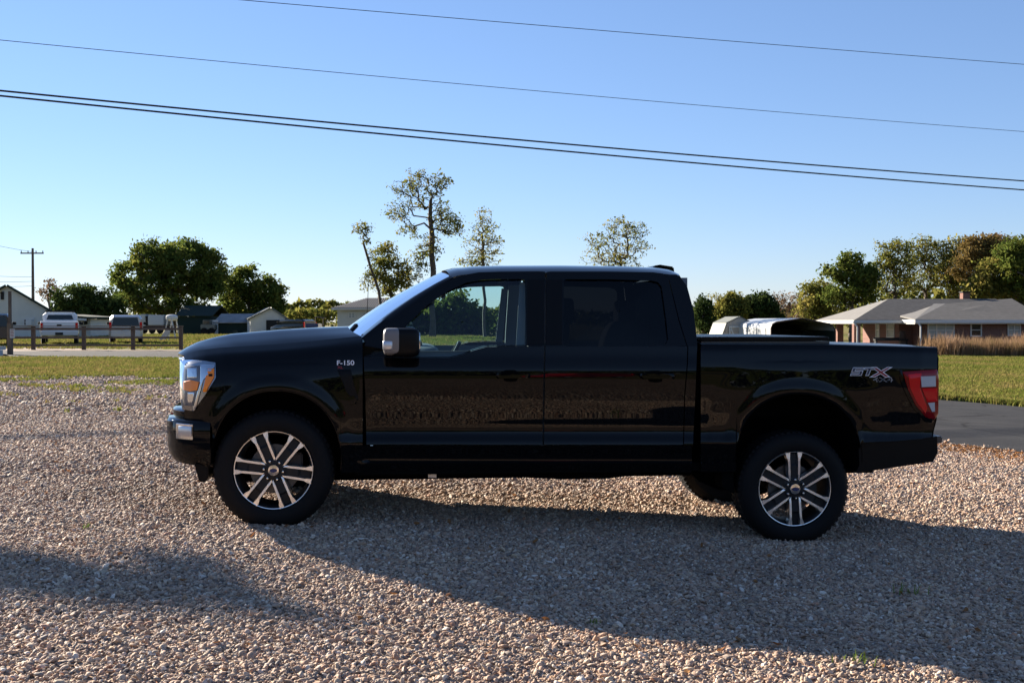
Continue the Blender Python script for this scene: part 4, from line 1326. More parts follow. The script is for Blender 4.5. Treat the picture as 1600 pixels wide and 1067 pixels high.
# door linings and inner pillars
def lining(x0, x1, pa, pb, name, parent, parent2, m=m_trim, y=.07):
    b = MB(); b.grid([[P(x, p, -.97 + y + max(0, (541 - p)) / 116 * .165) for x in np.linspace(x0, x1, 8)] for p in np.linspace(pb, pa, 6)], hem=(0, -.03, 0))
    both(b, name, m, parent, parent2=parent2)
lining(585, 845, 548, 700, 'door_lining', fdoor, fdoor2); lining(858, 1062, 545, 700, 'door_lining', rdoor, rdoor2)
b = MB(); b.grid([[P(x, p, -.93 + max(0, (541 - p)) / 116 * .17) for x in (826, 840, 858, 876)] for p in np.linspace(700, 434, 10)], hem=(0, .04, 0)); both(b, 'inner_pillar', m_trim, truck)
b = MB(); b.grid([[P(x, p, -.90 + max(0, (541 - p)) / 116 * .16) for x in (1046, 1060, 1074)] for p in np.linspace(700, 434, 10)], hem=(0, .04, 0)); both(b, 'inner_pillar', m_trim, truck)
b = MB(); q0, q1 = P(812, 441, -.74), P(806, 541, -.86); b.prism([(q0.x, -.74, q0.z), (q0.x + .05, -.74, q0.z), (q1.x + .06, -.87, q1.z), (q1.x, -.87, q1.z)], (0, .004, 0)); both(b, 'seat_belt', m_trim, truck, smooth=False)
b = MB(); rows = []
for x in np.linspace(712, 1055, 12):
    e = S(x, roof_edge(x)); rows.append([(e.x, w * .74, e.z + .015 + .03 * (1 - w**4)) for w in np.linspace(-1, 1, 11)])
b.grid(rows); b.build('headlining', m_trim, truck, smooth=True, local=True)
q = P(668, 455, 0); b = MB(); b.superell((q.x + .12, 0, q.z - .02), (.02, .12, .035), .4, 20, 8); b.tube([(q.x + .1, 0, q.z), (q.x + .02, 0, q.z + .06)], .01, 6); b.build('rear_view_mirror', m_black, truck, smooth=True, local=True)
for y in (-.66, .66):
    q0, q1 = P(648, 492, y), P(676, 474, y)
    b = MB(); b.tube([q0, q0 + Vector((.02, 0, .03)), q1 + Vector((.0, 0, -.005)), q1], .012, 6); b.build('grab_handle', m_black, truck, smooth=True, local=True)
# ================================================================== TREES
m_bark = mat('bark', (0.075, 0.058, 0.045), 0.95, noise=0.4, scale=3)
m_bark2 = mat('grey_bark', (0.15, 0.12, 0.10), 0.95, noise=0.3, scale=3)
L_OAK = leafmat('oak_leaves', [(0.042, 0.068, 0.016), (0.075, 0.105, 0.024), (0.12, 0.14, 0.03), (0.19, 0.165, 0.04)], 0.5)
L_OLIVE = leafmat('olive_leaves', [(0.07, 0.09, 0.02), (0.11, 0.125, 0.03), (0.16, 0.15, 0.035), (0.22, 0.165, 0.04)], 0.5)
L_PALE = leafmat('pale_leaves', [(0.09, 0.11, 0.025), (0.15, 0.16, 0.035), (0.21, 0.185, 0.05), (0.26, 0.19, 0.055)], 0.5)
L_RUST = leafmat('rust_leaves', [(0.10, 0.11, 0.03), (0.14, 0.105, 0.04), (0.20, 0.13, 0.045), (0.13, 0.13, 0.035)])
L_BROWN = leafmat('brown_leaves', [(0.12, 0.085, 0.05), (0.19, 0.125, 0.07), (0.24, 0.15, 0.08)])
L_DARK = leafmat('dark_leaves', [(0.028, 0.046, 0.015), (0.045, 0.068, 0.02), (0.075, 0.09, 0.026)])

def tubes(p0, p1, r0, r1, n=5):
    """all the branch pieces of a tree at once"""
    d = p1 - p0; L = np.linalg.norm(d, axis=1, keepdims=True); d = d / np.maximum(L, 1e-6)
    ref = np.where(np.abs(d[:, 2:3]) < 0.9, np.array([[0, 0, 1.0]]), np.array([[1.0, 0, 0]]))
    u = np.cross(d, ref); u /= np.linalg.norm(u, axis=1, keepdims=True); w = np.cross(d, u)
    t = np.arange(n) * 2 * np.pi / n
    c, s = np.cos(t)[None, :, None], np.sin(t)[None, :, None]
    ringv = u[:, None, :] * c + w[:, None, :] * s
    a = p0[:, None, :] + ringv * r0[:, None, None]; b_ = p1[:, None, :] + ringv * r1[:, None, None]
    V = np.concatenate([a, b_], 1).reshape(-1, 3)
    k = np.arange(n); k2 = (k + 1) % n
    f = np.stack([k, k2, k2 + n, k + n], 1).ravel()
    I = (np.arange(len(p0))[:, None] * 2 * n + f[None, :]).ravel()
    return V, I

def leaf_quads(c, size, rng_, flat=0.3):
    n = len(c)
    nr = rng_.normal(size=(n, 3)); nr[:, 2] += flat; nr /= np.linalg.norm(nr, axis=1, keepdims=True)
    u = np.cross(nr, rng_.normal(size=(n, 3))); u /= np.linalg.norm(u, axis=1, keepdims=True); w = np.cross(nr, u)
    s = (size * np.exp(rng_.normal(0, 0.35, n)))[:, None]
    V = np.stack([c - u * s, c + w * s * 0.55, c + u * s, c - w * s * 0.55], 1).reshape(-1, 3)
    return V, np.arange(4 * n)

def tree(label, cat, D, px, lobes, m_leaf, m_b=None, att=140, leaves=60, leaf=0.16, spread=0.9, trunk_r=0.25, seed=1, lean=None, group=None,
         name='tree', twig=0.014, inner=0.35, fork=0.45, dr=1.0, py=None, wig=0.12):
    """lobes: outline of the crown as seen from the road, (px, py, rx, ry) at distance D"""
    rg = np.random.RandomState(seed)
    m_b = m_b or m_bark
    b0 = at(px, 500, D); base = Vector((b0.x, D, gz(b0.x, D) - 0.1))
    if py is not None: base.z = at(px, py, D).z
    k = D / F
    A = []; W = np.array([l[2] * l[3] for l in lobes], float); W /= W.sum()
    for i in rg.choice(len(lobes), att, p=W):
        lx, lp, rx, rz = lobes[i][:4]
        c = at(lx, lp, D)
        v = rg.normal(size=3); v /= np.linalg.norm(v); v *= rg.uniform(inner, 1) ** 0.5
        A.append([c.x + v[0] * rx * k, D + v[1] * 0.5 * (rx + rz) * k * dr, c.z + v[2] * rz * k])
    A = np.array(A)
    ztop = A[:, 2].max()
    cx = np.average(A[:, 0]); cy = D
    tz = base.z + (ztop - base.z) * np.linspace(0, fork, 9)
    tx = base.x + (cx - base.x) * np.linspace(0, fork, 9) ** 1.5
    if lean: tx = base.x + lean * np.linspace(0, 1, 9) ** 1.4
    pos = [np.array([tx[i] + 0.05 * rg.normal(), D + 0.05 * rg.normal(), tz[i]]) for i in range(9)]
    par = [-1] + list(range(8))
    order = np.argsort(np.linalg.norm((A - pos[-1]) * np.array([1, 1, 0.8]), axis=1))
    for i in order:
        a = A[i]; Pn = np.array(pos)
        dv = a - Pn; dd = np.linalg.norm(dv, axis=1)
        cost = dd + 0.9 * np.maximum(0, 0.25 * dd - dv[:, 2]) + 0.0
        cost[:3] += 3
        j = int(np.argmin(cost)); L = dd[j]
        ns = int(min(7, max(2, L / 0.7)))
        last = j; off = rg.normal(size=3) * wig * L
        for q in range(1, ns + 1):
            t = q / ns
            p_ = Pn[j] + (a - Pn[j]) * t + off * math.sin(math.pi * t) + np.array([0, 0, 0.10 * L * math.sin(math.pi * t)])
            pos.append(p_); par.append(last); last = len(pos) - 1
    n = len(pos); rad = np.zeros(n); ex = 2.3
    child = [[] for _ in range(n)]
    for i in range(1, n): child[par[i]].append(i)
    for i in range(n - 1, -1, -1):
        rad[i] = twig if not child[i] else sum(rad[c] ** ex for c in child[i]) ** (1 / ex)
    rad *= 1.0
    sc = trunk_r / rad[0]
    rad = np.maximum(twig * 0.8, rad * (1 + (sc - 1) * (rad / rad[0]) ** 0.5))
    rad[0] *= 1.35
    Pn = np.array(pos); pi = np.array(par[1:])
    V, I = tubes(Pn[pi], Pn[1:], np.minimum(rad[pi], rad[1:] * 1.7), rad[1:], 5)
    root = thing(name, label, cat, base, 0, group)
    o = np.array(base)
    fast_mesh('trunk', V - o, 4, I, m_b, root)
    # leaves round the boughs' ends
    tips = np.array([i for i in range(9, n) if True])
    wt = np.array([1.0 if not child[i] else 0.25 for i in tips]); wt /= wt.sum()
    N = att * leaves
    ci = rg.choice(tips, N, p=wt)
    # some boughs are fuller than others
    full = rg.uniform(0.25, 1.0, n); keep = rg.uniform(size=N) < full[ci]
    ci = ci[keep]
    jit = np.clip(rg.normal(size=(len(ci), 3)), -1.5, 1.5) * spread * 0.45 * rg.uniform(0.4, 1.2, (len(ci), 1)); jit[:, 2] *= 0.75
    V, I = leaf_quads(Pn[ci] + jit, leaf, rg)
    fast_mesh('crown', V - o, 4, I, m_leaf, root)
    return root

tree('huge round dark green oak tree behind the silver van on the left', 'tree', 125, 268,
     [(268, 408, 68, 33), (300, 425, 52, 40), (222, 438, 46, 34), (265, 460, 88, 36), (325, 435, 28, 32), (192, 455, 18, 30), (250, 400, 40, 22)], L_OAK, att=330, leaves=150, leaf=0.17, spread=1.25, trunk_r=0.5, seed=11, inner=.5)
tree('medium round dark green tree right of the huge oak', 'tree', 132, 388,
     [(385, 442, 26, 23), (415, 460, 26, 26), (368, 462, 24, 26), (395, 482, 46, 22), (430, 478, 12, 18)], L_OAK, att=170, leaves=140, leaf=0.17, spread=1.2, trunk_r=0.35, seed=12, inner=.5)
tree('low dark bushy tree between the white house and the huge oak', 'tree', 118, 130,
     [(120, 470, 34, 22), (155, 468, 28, 22), (105, 484, 20, 16), (170, 485, 22, 20), (140, 490, 45, 16)], L_DARK, att=150, leaves=110, leaf=0.17, spread=1.2, trunk_r=0.25, seed=13, inner=.4)
tree('small nearly bare grey tree beside the tall utility pole', 'tree', 140, 78, [(78, 452, 16, 17), (70, 460, 10, 12), (88, 458, 10, 12)], L_BROWN, m_bark2, att=120, leaves=9, leaf=0.13, spread=0.8, trunk_r=0.15, seed=14, inner=.1)
G1 = 'thin half bare trees standing behind the truck'
tree('thin leaning half bare tree with a small tuft at its top, leftmost behind the truck', 'tree', 92, 606,
     [(563, 356, 17, 8), (572, 372, 9, 10), (580, 400, 8, 10), (574, 440, 10, 18)], L_OLIVE, m_bark, att=80, leaves=16, leaf=0.085, spread=0.6, trunk_r=0.13, wig=.07, seed=15, inner=.2, lean=-2.0, fork=.82, group=G1)
tree('bushy olive green tree with broken crown just above the white roofed house', 'tree', 93, 612,
     [(604, 402, 20, 22), (590, 425, 16, 18), (632, 428, 17, 20), (615, 445, 28, 20)], L_OLIVE, m_bark, att=230, leaves=28, leaf=0.10, spread=0.75, trunk_r=0.2, wig=.07, seed=16, inner=.2, group=G1)
tree('tallest half bare tree with forked trunk rising above the truck windscreen', 'tree', 90, 676,
     [(655, 281, 26, 16), (690, 283, 16, 16), (680, 300, 18, 14), (632, 296, 28, 14), (625, 330, 24, 18), (650, 318, 24, 15), (700, 348, 26, 20), (640, 362, 18, 14), (708, 362, 18, 12), (672, 390, 22, 26), (655, 415, 18, 26), (690, 330, 16, 16)], L_OLIVE, m_bark, att=560, leaves=13, leaf=0.085, spread=0.6, trunk_r=0.24, seed=17, inner=.1, fork=.82, lean=-.1, group=G1, wig=.08)
tree('airy half bare tree right of the tallest tree', 'tree', 91, 757,
     [(757, 338, 13, 14), (757, 360, 26, 18), (745, 385, 26, 16), (772, 385, 16, 18), (735, 408, 24, 8), (752, 410, 30, 20)], L_PALE, m_bark, att=300, leaves=11, leaf=0.08, spread=0.6, trunk_r=0.13, wig=.07, seed=18, inner=.1, fork=.8, group=G1)
tree('airy spreading half bare tree above the rear half of the truck roof', 'tree', 91, 972,
     [(968, 358, 26, 18), (1000, 362, 18, 14), (935, 380, 26, 18), (985, 388, 32, 20), (950, 402, 46, 14), (970, 420, 45, 20)], L_PALE, m_bark, att=460, leaves=11, leaf=0.08, spread=0.6, trunk_r=0.15, wig=.07, seed=19, inner=.1, fork=.7, group=G1)
# seen through the windows of the truck
G2 = 'trees seen through the front side window of the truck'
tree('broad dark green tree seen through the left part of the truck window', 'tree', 104, 705, [(700, 490, 42, 30), (735, 495, 34, 26), (672, 500, 30, 24), (720, 515, 50, 18)], L_OAK, att=170, leaves=70, leaf=0.2, spread=1.4, trunk_r=0.3, seed=20, inner=.4, group=G2)
tree('smaller dark green tree seen in the right part of the truck window', 'tree', 100, 800, [(800, 500, 24, 22), (790, 515, 22, 16), (830, 500, 28, 26)], L_OAK, att=100, leaves=70, leaf=0.2, spread=1.3, trunk_r=0.2, seed=21, inner=.4, group=G2)
# row behind the brick house
G3 = 'trees along the field edge behind the brick house'
row = [
 ('narrow dark evergreen tree right behind the truck cab', 110, 1098, [(1097, 482, 9, 16), (1099, 500, 14, 22)], L_DARK, m_bark, 70, 60, .16, 1.0, .18),
 ('nearly bare pale tree behind the left slope of the grey shed roof', 122, 1116, [(1117, 474, 14, 15), (1112, 492, 10, 16)], L_PALE, m_bark2, 80, 10, .12, .8, .13),
 ('olive green leafy tree behind the grey shed', 116, 1141, [(1144, 474, 17, 15), (1138, 490, 24, 20)], L_OLIVE, m_bark, 120, 55, .18, 1.1, .2),
 ('dark green round tree between the shed and the carport', 120, 1184, [(1188, 477, 20, 16), (1175, 488, 24, 20), (1198, 492, 16, 20)], L_DARK, m_bark, 150, 65, .2, 1.2, .25),
 ('nearly bare brown tree above the left end of the carport', 126, 1221, [(1219, 472, 15, 17), (1224, 490, 18, 18)], L_BROWN, m_bark2, 140, 14, .13, .8, .14),
 ('nearly bare grey tree above the carport peak', 128, 1250, [(1250, 470, 15, 16), (1250, 492, 16, 16)], L_BROWN, m_bark2, 120, 12, .12, .8, .13),
 ('pale olive tree left of the brick house porch', 112, 1276, [(1278, 458, 22, 18), (1270, 480, 22, 20), (1292, 475, 18, 22)], L_PALE, m_bark, 150, 40, .16, 1.1, .2),
 ('tall layered green locust tree above the left end of the brick house roof', 108, 1330, [(1330, 408, 18, 14), (1312, 425, 26, 12), (1340, 435, 30, 18), (1325, 460, 38, 16), (1355, 440, 16, 24)], L_OAK, m_bark, 210, 45, .17, 1.0, .24),
 ('airy tall tree with bare lower trunk left of the chimney group', 112, 1396, [(1395, 390, 26, 14), (1385, 412, 18, 14), (1408, 418, 22, 18), (1400, 445, 30, 16)], L_OLIVE, m_bark, 170, 30, .14, 1.0, .2),
 ('airy tall tree with two bare stems directly left of the brick chimney', 116, 1448, [(1446, 384, 28, 12), (1430, 405, 20, 14), (1462, 410, 22, 18), (1445, 440, 34, 18)], L_OLIVE, m_bark, 170, 30, .14, 1.0, .2),
 ('thin olive tree behind the brick chimney', 114, 1490, [(1492, 392, 18, 20), (1485, 425, 22, 22), (1500, 450, 24, 18)], L_PALE, m_bark, 140, 38, .15, 1.0, .18),
 ('rusty orange autumn tree above the brick chimney', 110, 1524, [(1528, 395, 24, 24), (1516, 420, 24, 20), (1540, 385, 18, 16)], L_RUST, m_bark, 180, 44, .16, 1.0, .22),
 ('dense yellow green tree behind the right end of the brick house', 106, 1562, [(1560, 430, 32, 24), (1545, 455, 34, 18), (1580, 455, 30, 22)], L_PALE, m_bark, 200, 60, .18, 1.2, .28),
 ('tall dark green tree at the right edge of the photo', 104, 1592, [(1590, 392, 26, 20), (1600, 420, 30, 26), (1610, 450, 26, 24)], L_OAK, m_bark, 220, 60, .18, 1.1, .28),
 ('brown green autumn tree half hidden left of the tallest right tree', 118, 1560, [(1560, 385, 20, 18), (1572, 400, 18, 18)], L_BROWN, m_bark, 110, 36, .16, 1.0, .2),
]
for i, (lb, D, px, lo, lm, bm_, at_, lv, ls, sp_, tr_) in enumerate(row):
    tree(lb, 'tree', D, px, [(a, b_, c * 1.18, d * 1.08) for a, b_, c, d in lo], lm, bm_, att=int(at_ * 1.9), leaves=int(lv * (.85 if lv > 20 else .6)), leaf=ls * .78, spread=sp_ * .85, wig=.08, trunk_r=tr_, seed=40 + i, inner=.15, fork=.4, group=G3)

# woods far off: one mass
def woods(name, label, segs, m_leaf, seed, n, leaf):
    rg = np.random.RandomState(seed); C = []
    for (px, py, D, rx, rz) in segs:
        c = at(px, py, D); k = D / F; m = int(n * rx * rz / 600)
        v = rg.normal(size=(m, 3)); v /= np.linalg.norm(v, axis=1, keepdims=True); v *= rg.uniform(.4, 1, (m, 1)) ** .5
        v *= 1 + 0.15 * np.sin(v[:, :1] * 9 + px) * np.cos(v[:, 2:3] * 11)
        C.append(np.stack([c.x + v[:, 0] * rx * k, D + v[:, 1] * rx * k * .5, np.maximum(c.z + v[:, 2] * rz * k, -1.2)], 1))
    V, I = leaf_quads(np.concatenate(C), leaf, rg)
    o = fast_mesh(name, V, 4, I, m_leaf)
    return tag(o, label, 'woods', None, 'stuff')
r_ = random.Random(8)
segs = [(x, 498 - r_.uniform(-3, 5), 210 + r_.uniform(-15, 30), r_.uniform(14, 26), r_.uniform(9, 15)) for x in range(-60, 1720, 16)]
woods('distant_woods', 'low band of woods along the far horizon', segs, L_OLIVE, 61, 330, .42)
segs = [(450, 488, 170, 14, 14), (470, 482, 172, 18, 13), (495, 480, 175, 20, 13), (520, 482, 170, 18, 12), (485, 492, 165, 45, 10), (545, 486, 170, 20, 14)]
woods('far_trees', 'hazy olive green trees between the round tree and the pale house with ribbed roof', segs, L_OLIVE, 62, 900, .3)
segs = [(x, 478 - r_.uniform(0, 14) + 40 * max(0, (1330 - x) / 240), 136 + r_.uniform(-4, 8), r_.uniform(12, 20), r_.uniform(12, 20)) for x in range(1250, 1640, 15)] + [(x, 500 - r_.uniform(0, 8), 140 + r_.uniform(-6, 10), r_.uniform(14, 22), r_.uniform(12, 18)) for x in range(1090, 1640, 18)]
woods('understorey', 'mixed undergrowth below the trees behind the brick house', segs, L_OLIVE, 63, 420, .26)

# ================================================================== BUILDINGS
m_brick = mat('red_brick', (0.16, 0.065, 0.045), 0.9)
nt, bs = nodes_of(m_brick)
tc = nt.nodes.new('ShaderNodeTexCoord'); mpg = nt.nodes.new('ShaderNodeMapping')
mpg.inputs['Rotation'].default_value = (R(90), 0, 0)
br = nt.nodes.new('ShaderNodeTexBrick'); br.inputs['Scale'].default_value = 4.5
br.inputs['Color1'].default_value = (0.19, 0.075, 0.05, 1); br.inputs['Color2'].default_value = (0.12, 0.05, 0.038, 1); br.inputs['Mortar'].default_value = (0.27, 0.24, 0.21, 1)
br.inputs['Mortar Size'].default_value = 0.012
nt.links.new(tc.outputs['Object'], mpg.inputs[0]); nt.links.new(mpg.outputs[0], br.inputs[0]); nt.links.new(br.outputs[0], bs.inputs['Base Color'])
m_shingle = mat('grey_shingles', (0.062, 0.058, 0.055), 0.95, noise=0.25, scale=2.5, bump=0.5, bscale=14)
m_sun_shingle = mat('pale_sunlit_shingles', (0.155, 0.147, 0.135), 0.95, noise=0.15, scale=2.5)  # grey shingles with the sun on left slopes painted in; reused elsewhere
m_wtrim = mat('white_trim', (0.50, 0.49, 0.46), 0.5)
m_wwall = mat('white_siding', (0.50, 0.49, 0.44), 0.7, noise=0.08, scale=0.8)
m_groof = mat('dark_green_roof', (0.022, 0.034, 0.028), 0.9, spec=0.15)
m_sroof = mat('shed_roof_grey', (0.12, 0.125, 0.105), 0.6, noise=0.2, scale=1.5)
m_beige = mat('beige_board', (0.36, 0.31, 0.26), 0.8, noise=0.06, scale=2)
m_metal = mat('white_sheet_metal', (0.42, 0.43, 0.43), 0.35, 0.0, noise=0.06, scale=1)
m_dgreen = mat('dark_green_siding', (0.018, 0.030, 0.024), 0.9, spec=0.15)
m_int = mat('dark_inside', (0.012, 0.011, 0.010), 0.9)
m_wglass = mat('window_glass', (0.015, 0.02, 0.024), 0.1, spec=0.25)
m_curtain = mat('curtained_glass', (0.26, 0.29, 0.29), 0.2, spec=0.6)
m_brown = mat('brown_door', (0.07, 0.035, 0.02), 0.7)
m_wood = mat('weathered_wood', (0.13, 0.09, 0.06), 0.9, noise=0.3, scale=4, bump=0.4, bscale=30)
m_pole = mat('pole_wood', (0.11, 0.08, 0.06), 0.9, noise=0.3, scale=2)
m_rust = mat('rusty_roof', (0.20, 0.19, 0.18), 0.6, noise=0.35, scale=1.0, col2=(0.27, 0.25, 0.23))

def wpt(px, py, Y): return at(px, py, Y)
def window(parent, x0, x1, z0, z1, y, m=None, fr=.07, bars=0, label=None):
    """frame proud of the wall face at y (facing the camera), pane inside it"""
    b = MB()
    b.box(x0, x0 + fr, y - .05, y + .03, z0, z1); b.box(x1 - fr, x1, y - .05, y + .03, z0, z1)
    b.box(x0 + fr, x1 - fr, y - .048, y + .028, z0, z0 + fr); b.box(x0 + fr, x1 - fr, y - .048, y + .028, z1 - fr, z1)
    b.box(x0 + fr, x1 - fr, y - .04, y + .025, (z0 + z1) / 2 - .025, (z0 + z1) / 2 + .025)
    for i in range(bars):
        xx = x0 + (x1 - x0) * (i + 1) / (bars + 1); b.box(xx - .04, xx + .04, y - .045, y + .026, z0 + fr, z1 - fr)
    o = b.build('window', m_wtrim, parent)
    b = MB(); b.box(x0 + fr, x1 - fr, y - .015, y + .02, z0 + fr, z1 - fr); b.build('pane', m or m_wglass, o)
    if label: o['label'] = label
    return o

# ---- brick house on the right
YF, YP, YB = 80.0, 77.6, 90.3
xl = wpt(1335, 500, YF).x
gh = gz(34, 80) - .35
ez = wpt(1335, 500, YF).z
house = thing('brick_house', 'low red brick house with grey hip roof, porch and chimney on the right', 'house', (34, 84, gh))
xr_ = xl + 24.0
rz_ = wpt(1388, 467, 85.1).z
ra, rb_ = wpt(1388, 467, 85.1).x, wpt(1556, 470, 85.1).x
def roofplane(name, pts, m, parent, th=.10):
    b = MB(); b.prism(pts, (0, 0, -th)); return b.build(name, m, parent)
xp = wpt(1430, 498, YP).x
A_, B_, C_, D_ = (xl, YF, ez), (xl, YB, ez), (ra, 85.1, rz_), (rb_, 85.1, rz_)
xr_e = wpt(1640, 503, YP).x
roofplane('roof', [A_, (xl, YB, ez), C_], m_sun_shingle, house)
roofplane('roof', [A_, C_, D_, (xr_e, YF, ez)], m_shingle, house)
roofplane('roof', [B_, (xr_e, YB, ez), D_, C_], m_shingle, house)
roofplane('roof', [(xr_e, YF, ez), D_, (xr_e, YB, ez)], m_shingle, house)
# projecting front bay of the roof
pz = wpt(1478, 474.5, 83.5).z; pr = wpt(1478, 474.5, 83.5).x
pe = wpt(1430, 499, YP).z
roofplane('roof', [(xp, YP, pe), (xp, YF + .6, pe + .28), (pr, 83.5, pz), (pr - .9, 83.5, pz)][:4], m_sun_shingle, house)
roofplane('roof', [(xp, YP, pe), (pr, 83.5, pz + .01), (rb_ + 1, 84.6, rz_ + .02), (xr_e, YP, pe - .1)], m_shingle, house)
b = MB()
b.box(xl - .08, xl, YF - .1, YB, ez - .22, ez - .02); b.box(xl - .08, xp, YF - .14, YF - .02, ez - .22, ez - .02); b.box(xp - .05, xr_e, YP - .12, YP - .01, pe - .26, pe - .03); b.box(xp - .08, xp - .0, YP, YF, pe - .24, pe - .02)
b.build('fascia', m_wtrim, house)
b = MB(); b.box(xl, xr_e, YF + .1, YB, ez - .28, ez - .23); b.box(xp, xr_e, YP + .05, YF + .1, pe - .33, pe - .27); b.build('soffit', m_wtrim, house)
wx0 = 28.55
yw = YF + 1.3
b = MB(); b.box(wx0, wpt(1432, 520, yw).x, yw, YB - .6, gh - .3, ez - .24); b.build('wall', m_brick, house)
yw2 = YP + 1.0
b = MB(); b.box(wpt(1447, 520, yw2).x, xr_e - .5, yw2, YF + 4, gh - .3, pe - .28); b.build('wall', m_brick, house)
b = MB(); b.box(wpt(1430, 520, YF + 2.4).x, wpt(1447, 520, YF + 2.4).x + .3, YF + 2.4, YF + 2.5, gh, ez - .25); b.build('door', m_dgreen, house)  # dark panel: shade of the recessed porch corner put into its colour
for px, Y in ((1312, YB - 1), (1338, YF + .4)):
    c = wpt(px, 510, Y); b = MB(); b.box(c.x - .24, c.x + .24, Y - .24, Y + .24, gz(c.x, Y) - .3, ez - .24); b.build('column', m_brick, house)
b = MB(); b.box(xl + .3, wx0, YF + .3, YB - .5, gz(28, 85) - .3, gz(28, 85) + .12); b.build('porch_floor', m_sun_shingle, house)
def wwin(p0, p1, q0, q1, Y, m=None, bars=0, label=None):
    a, c = wpt(p0, q1, Y), wpt(p1, q0, Y); return window(house, a.x, c.x, a.z, c.z, Y, m, .09, bars, label)
def sidewin(p0, p1, q0, q1, X):
    Ya, Yb_ = X * F / (p1 - CX), X * F / (p0 - CX)
    z0, z1, fr = at(p1, q1, Ya).z, at(p1, q0, Ya).z, .09
    b = MB()
    b.box(X - .05, X + .03, Ya, Ya + fr, z0, z1); b.box(X - .05, X + .03, Yb_ - fr, Yb_, z0, z1)
    for za, zb_ in ((z0, z0 + fr), (z1 - fr, z1), ((z0 + z1) / 2 - .03, (z0 + z1) / 2 + .03)): b.box(X - .045, X + .028, Ya + fr, Yb_ - fr, za, zb_)
    o = b.build('window', m_wtrim, house)
    b = MB(); b.box(X - .015, X + .02, Ya + fr, Yb_ - fr, z0 + fr, z1 - fr); b.build('pane', m_curtain, o)
sidewin(1368.5, 1374.5, 502, 529, wx0 - .02); sidewin(1385.5, 1397.5, 502, 528, wx0 - .02)
wwin(1449, 1491.5, 503, 529, yw2 - .02, m_curtain, 2, 'wide pale picture window in three panes'); wwin(1516, 1534, 505, 526, yw2 - .02); wwin(1574, 1595, 506, 525, yw2 - .02, m_curtain, 1)
for px, Y, zt in ((1340.5, YF - .2, ez), (1439.5, YP - .2, pe)):
    c = wpt(px, 505, Y); b = MB(); b.tube([(c.x - .3, Y + .15, zt - .12), (c.x, Y + .1, zt - .5), (c.x, Y + .1, gz(c.x, Y) - .1)], .055, 8); b.build('downpipe', m_wtrim, house, smooth=True)
c0, c1 = wpt(1503, 470, 85.6), wpt(1512, 457.5, 85.6)
b = MB(); b.box(c0.x, c1.x + .1, 85.4, 86.0, rz_ - .5, c1.z); ch = b.build('chimney', m_brick, house)
b = MB(); b.box(c0.x - .06, c1.x + .16, 85.34, 86.06, c1.z, c1.z + .1); b.build('chimney_cap', m_int, ch)
# porch bench and a low table
c = wpt(1395, 528, YF + .3); b = MB(); b.box(c.x - 1.3, c.x + 1.1, YF + .2, YF + .7, c.z - .2, c.z - .08); b.box(c.x - 1.3, c.x + 1.1, YF + .66, YF + .72, c.z - .08, c.z + .02)
for dx in (-1.2, 1.0): b.box(c.x + dx - .05, c.x + dx + .05, YF + .22, YF + .68, gh - .1, c.z - .2)
tag(b.build('porch_bench', m_int, loc=(c.x, YF + .4, gh)), 'low dark bench on the porch of the brick house', 'bench')
c = wpt(1410, 524, YF + .5); b = MB(); b.superell((c.x, YF + .5, c.z), (.22, .2, .34), .6, 16, 8); b.box(c.x - .2, c.x + .2, YF + .3, YF + .7, gh - .1, c.z - .25)
tag(b.build('porch_chair', m_brown, loc=(c.x, YF + .5, gh), smooth=True), 'small brown chair on the porch beside the bench', 'chair')

def gable(name, label, cat, outline, Y0, Y1, m_wall, m_roof, ov=.25, th=.1, base=None, xshift=0.0, wall_below=.12):
    """house whose gable faces the camera: outline px points from left base over the ridge to right base, at distance Y0..Y1"""
    pts = [wpt(px, py, Y0) for px, py in outline]
    zb = min(gz(p.x, Y0) for p in pts) - .15
    c = Vector((sum(p.x for p in pts) / len(pts), Y0, zb))
    root = thing(name, label, cat, c)
    poly = [Vector((p.x, Y0, p.z)) for p in pts]
    poly[0].z = zb; poly[-1].z = zb
    d = Vector((xshift, Y1 - Y0, 0))
    b = MB(); b.prism(poly, d); b.build('wall', m_wall, root)
    for i in range(1, len(poly) - 2) if len(poly) > 4 else range(1, 2):
        pass
    segs = [(poly[i], poly[i + 1]) for i in range(len(poly) - 1)]
    if len(poly) == 5: segs = segs[1:3]
    elif len(poly) == 7: segs = segs[1:5]
    for a, q in segs:
        dv = (q - a); n = Vector((-dv.z, 0, dv.x)).normalized()
        if n.z < 0: n = -n
        e = dv.normalized() * ov
        a2 = a - e if a.z < q.z else a; q2 = q + e if q.z < a.z else q
        o = n * .015
        b = MB(); b.prism([a2 + o - d.normalized() * ov, q2 + o - d.normalized() * ov, q2 + o + n * th - d.normalized() * ov, a2 + o + n * th - d.normalized() * ov], d + d.normalized() * 2 * ov)
        b.build('roof', m_roof, root)
    return root, zb
# white house at the left edge
wh, zb = gable('white_house', 'pale white house with dark green roof at the left edge', 'house', [(-66, 533), (-66, 490), (10, 447.5), (84, 490.5), (84, 533)], 88, 98, m_wwall, m_groof, ov=.35, th=.16, xshift=-4.5)
q0, q1 = wpt(84, 491, 88.5), wpt(146, 495, 89.5)
b = MB(); b.prism([(q0.x - .2, 88.3, q0.z + .02), (q1.x, 88.3, q1.z - .0), (q1.x, 88.3, q1.z - .14), (q0.x - .2, 88.3, q0.z - .10)], (0, 7, 0)); b.build('porch_roof', m_groof, wh)
b = MB(); b.prism([(q0.x - .1, 88.2, q0.z - .14), (q1.x - .1, 88.2, q1.z - .16), (q1.x - .1, 88.2, q1.z - .32), (q0.x + .1, 88.2, q0.z - .42)], (0, .1, 0)); b.build('porch_fascia', m_wtrim, wh)
a = wpt(123, 500, 90); c = wpt(141.5, 533, 90)
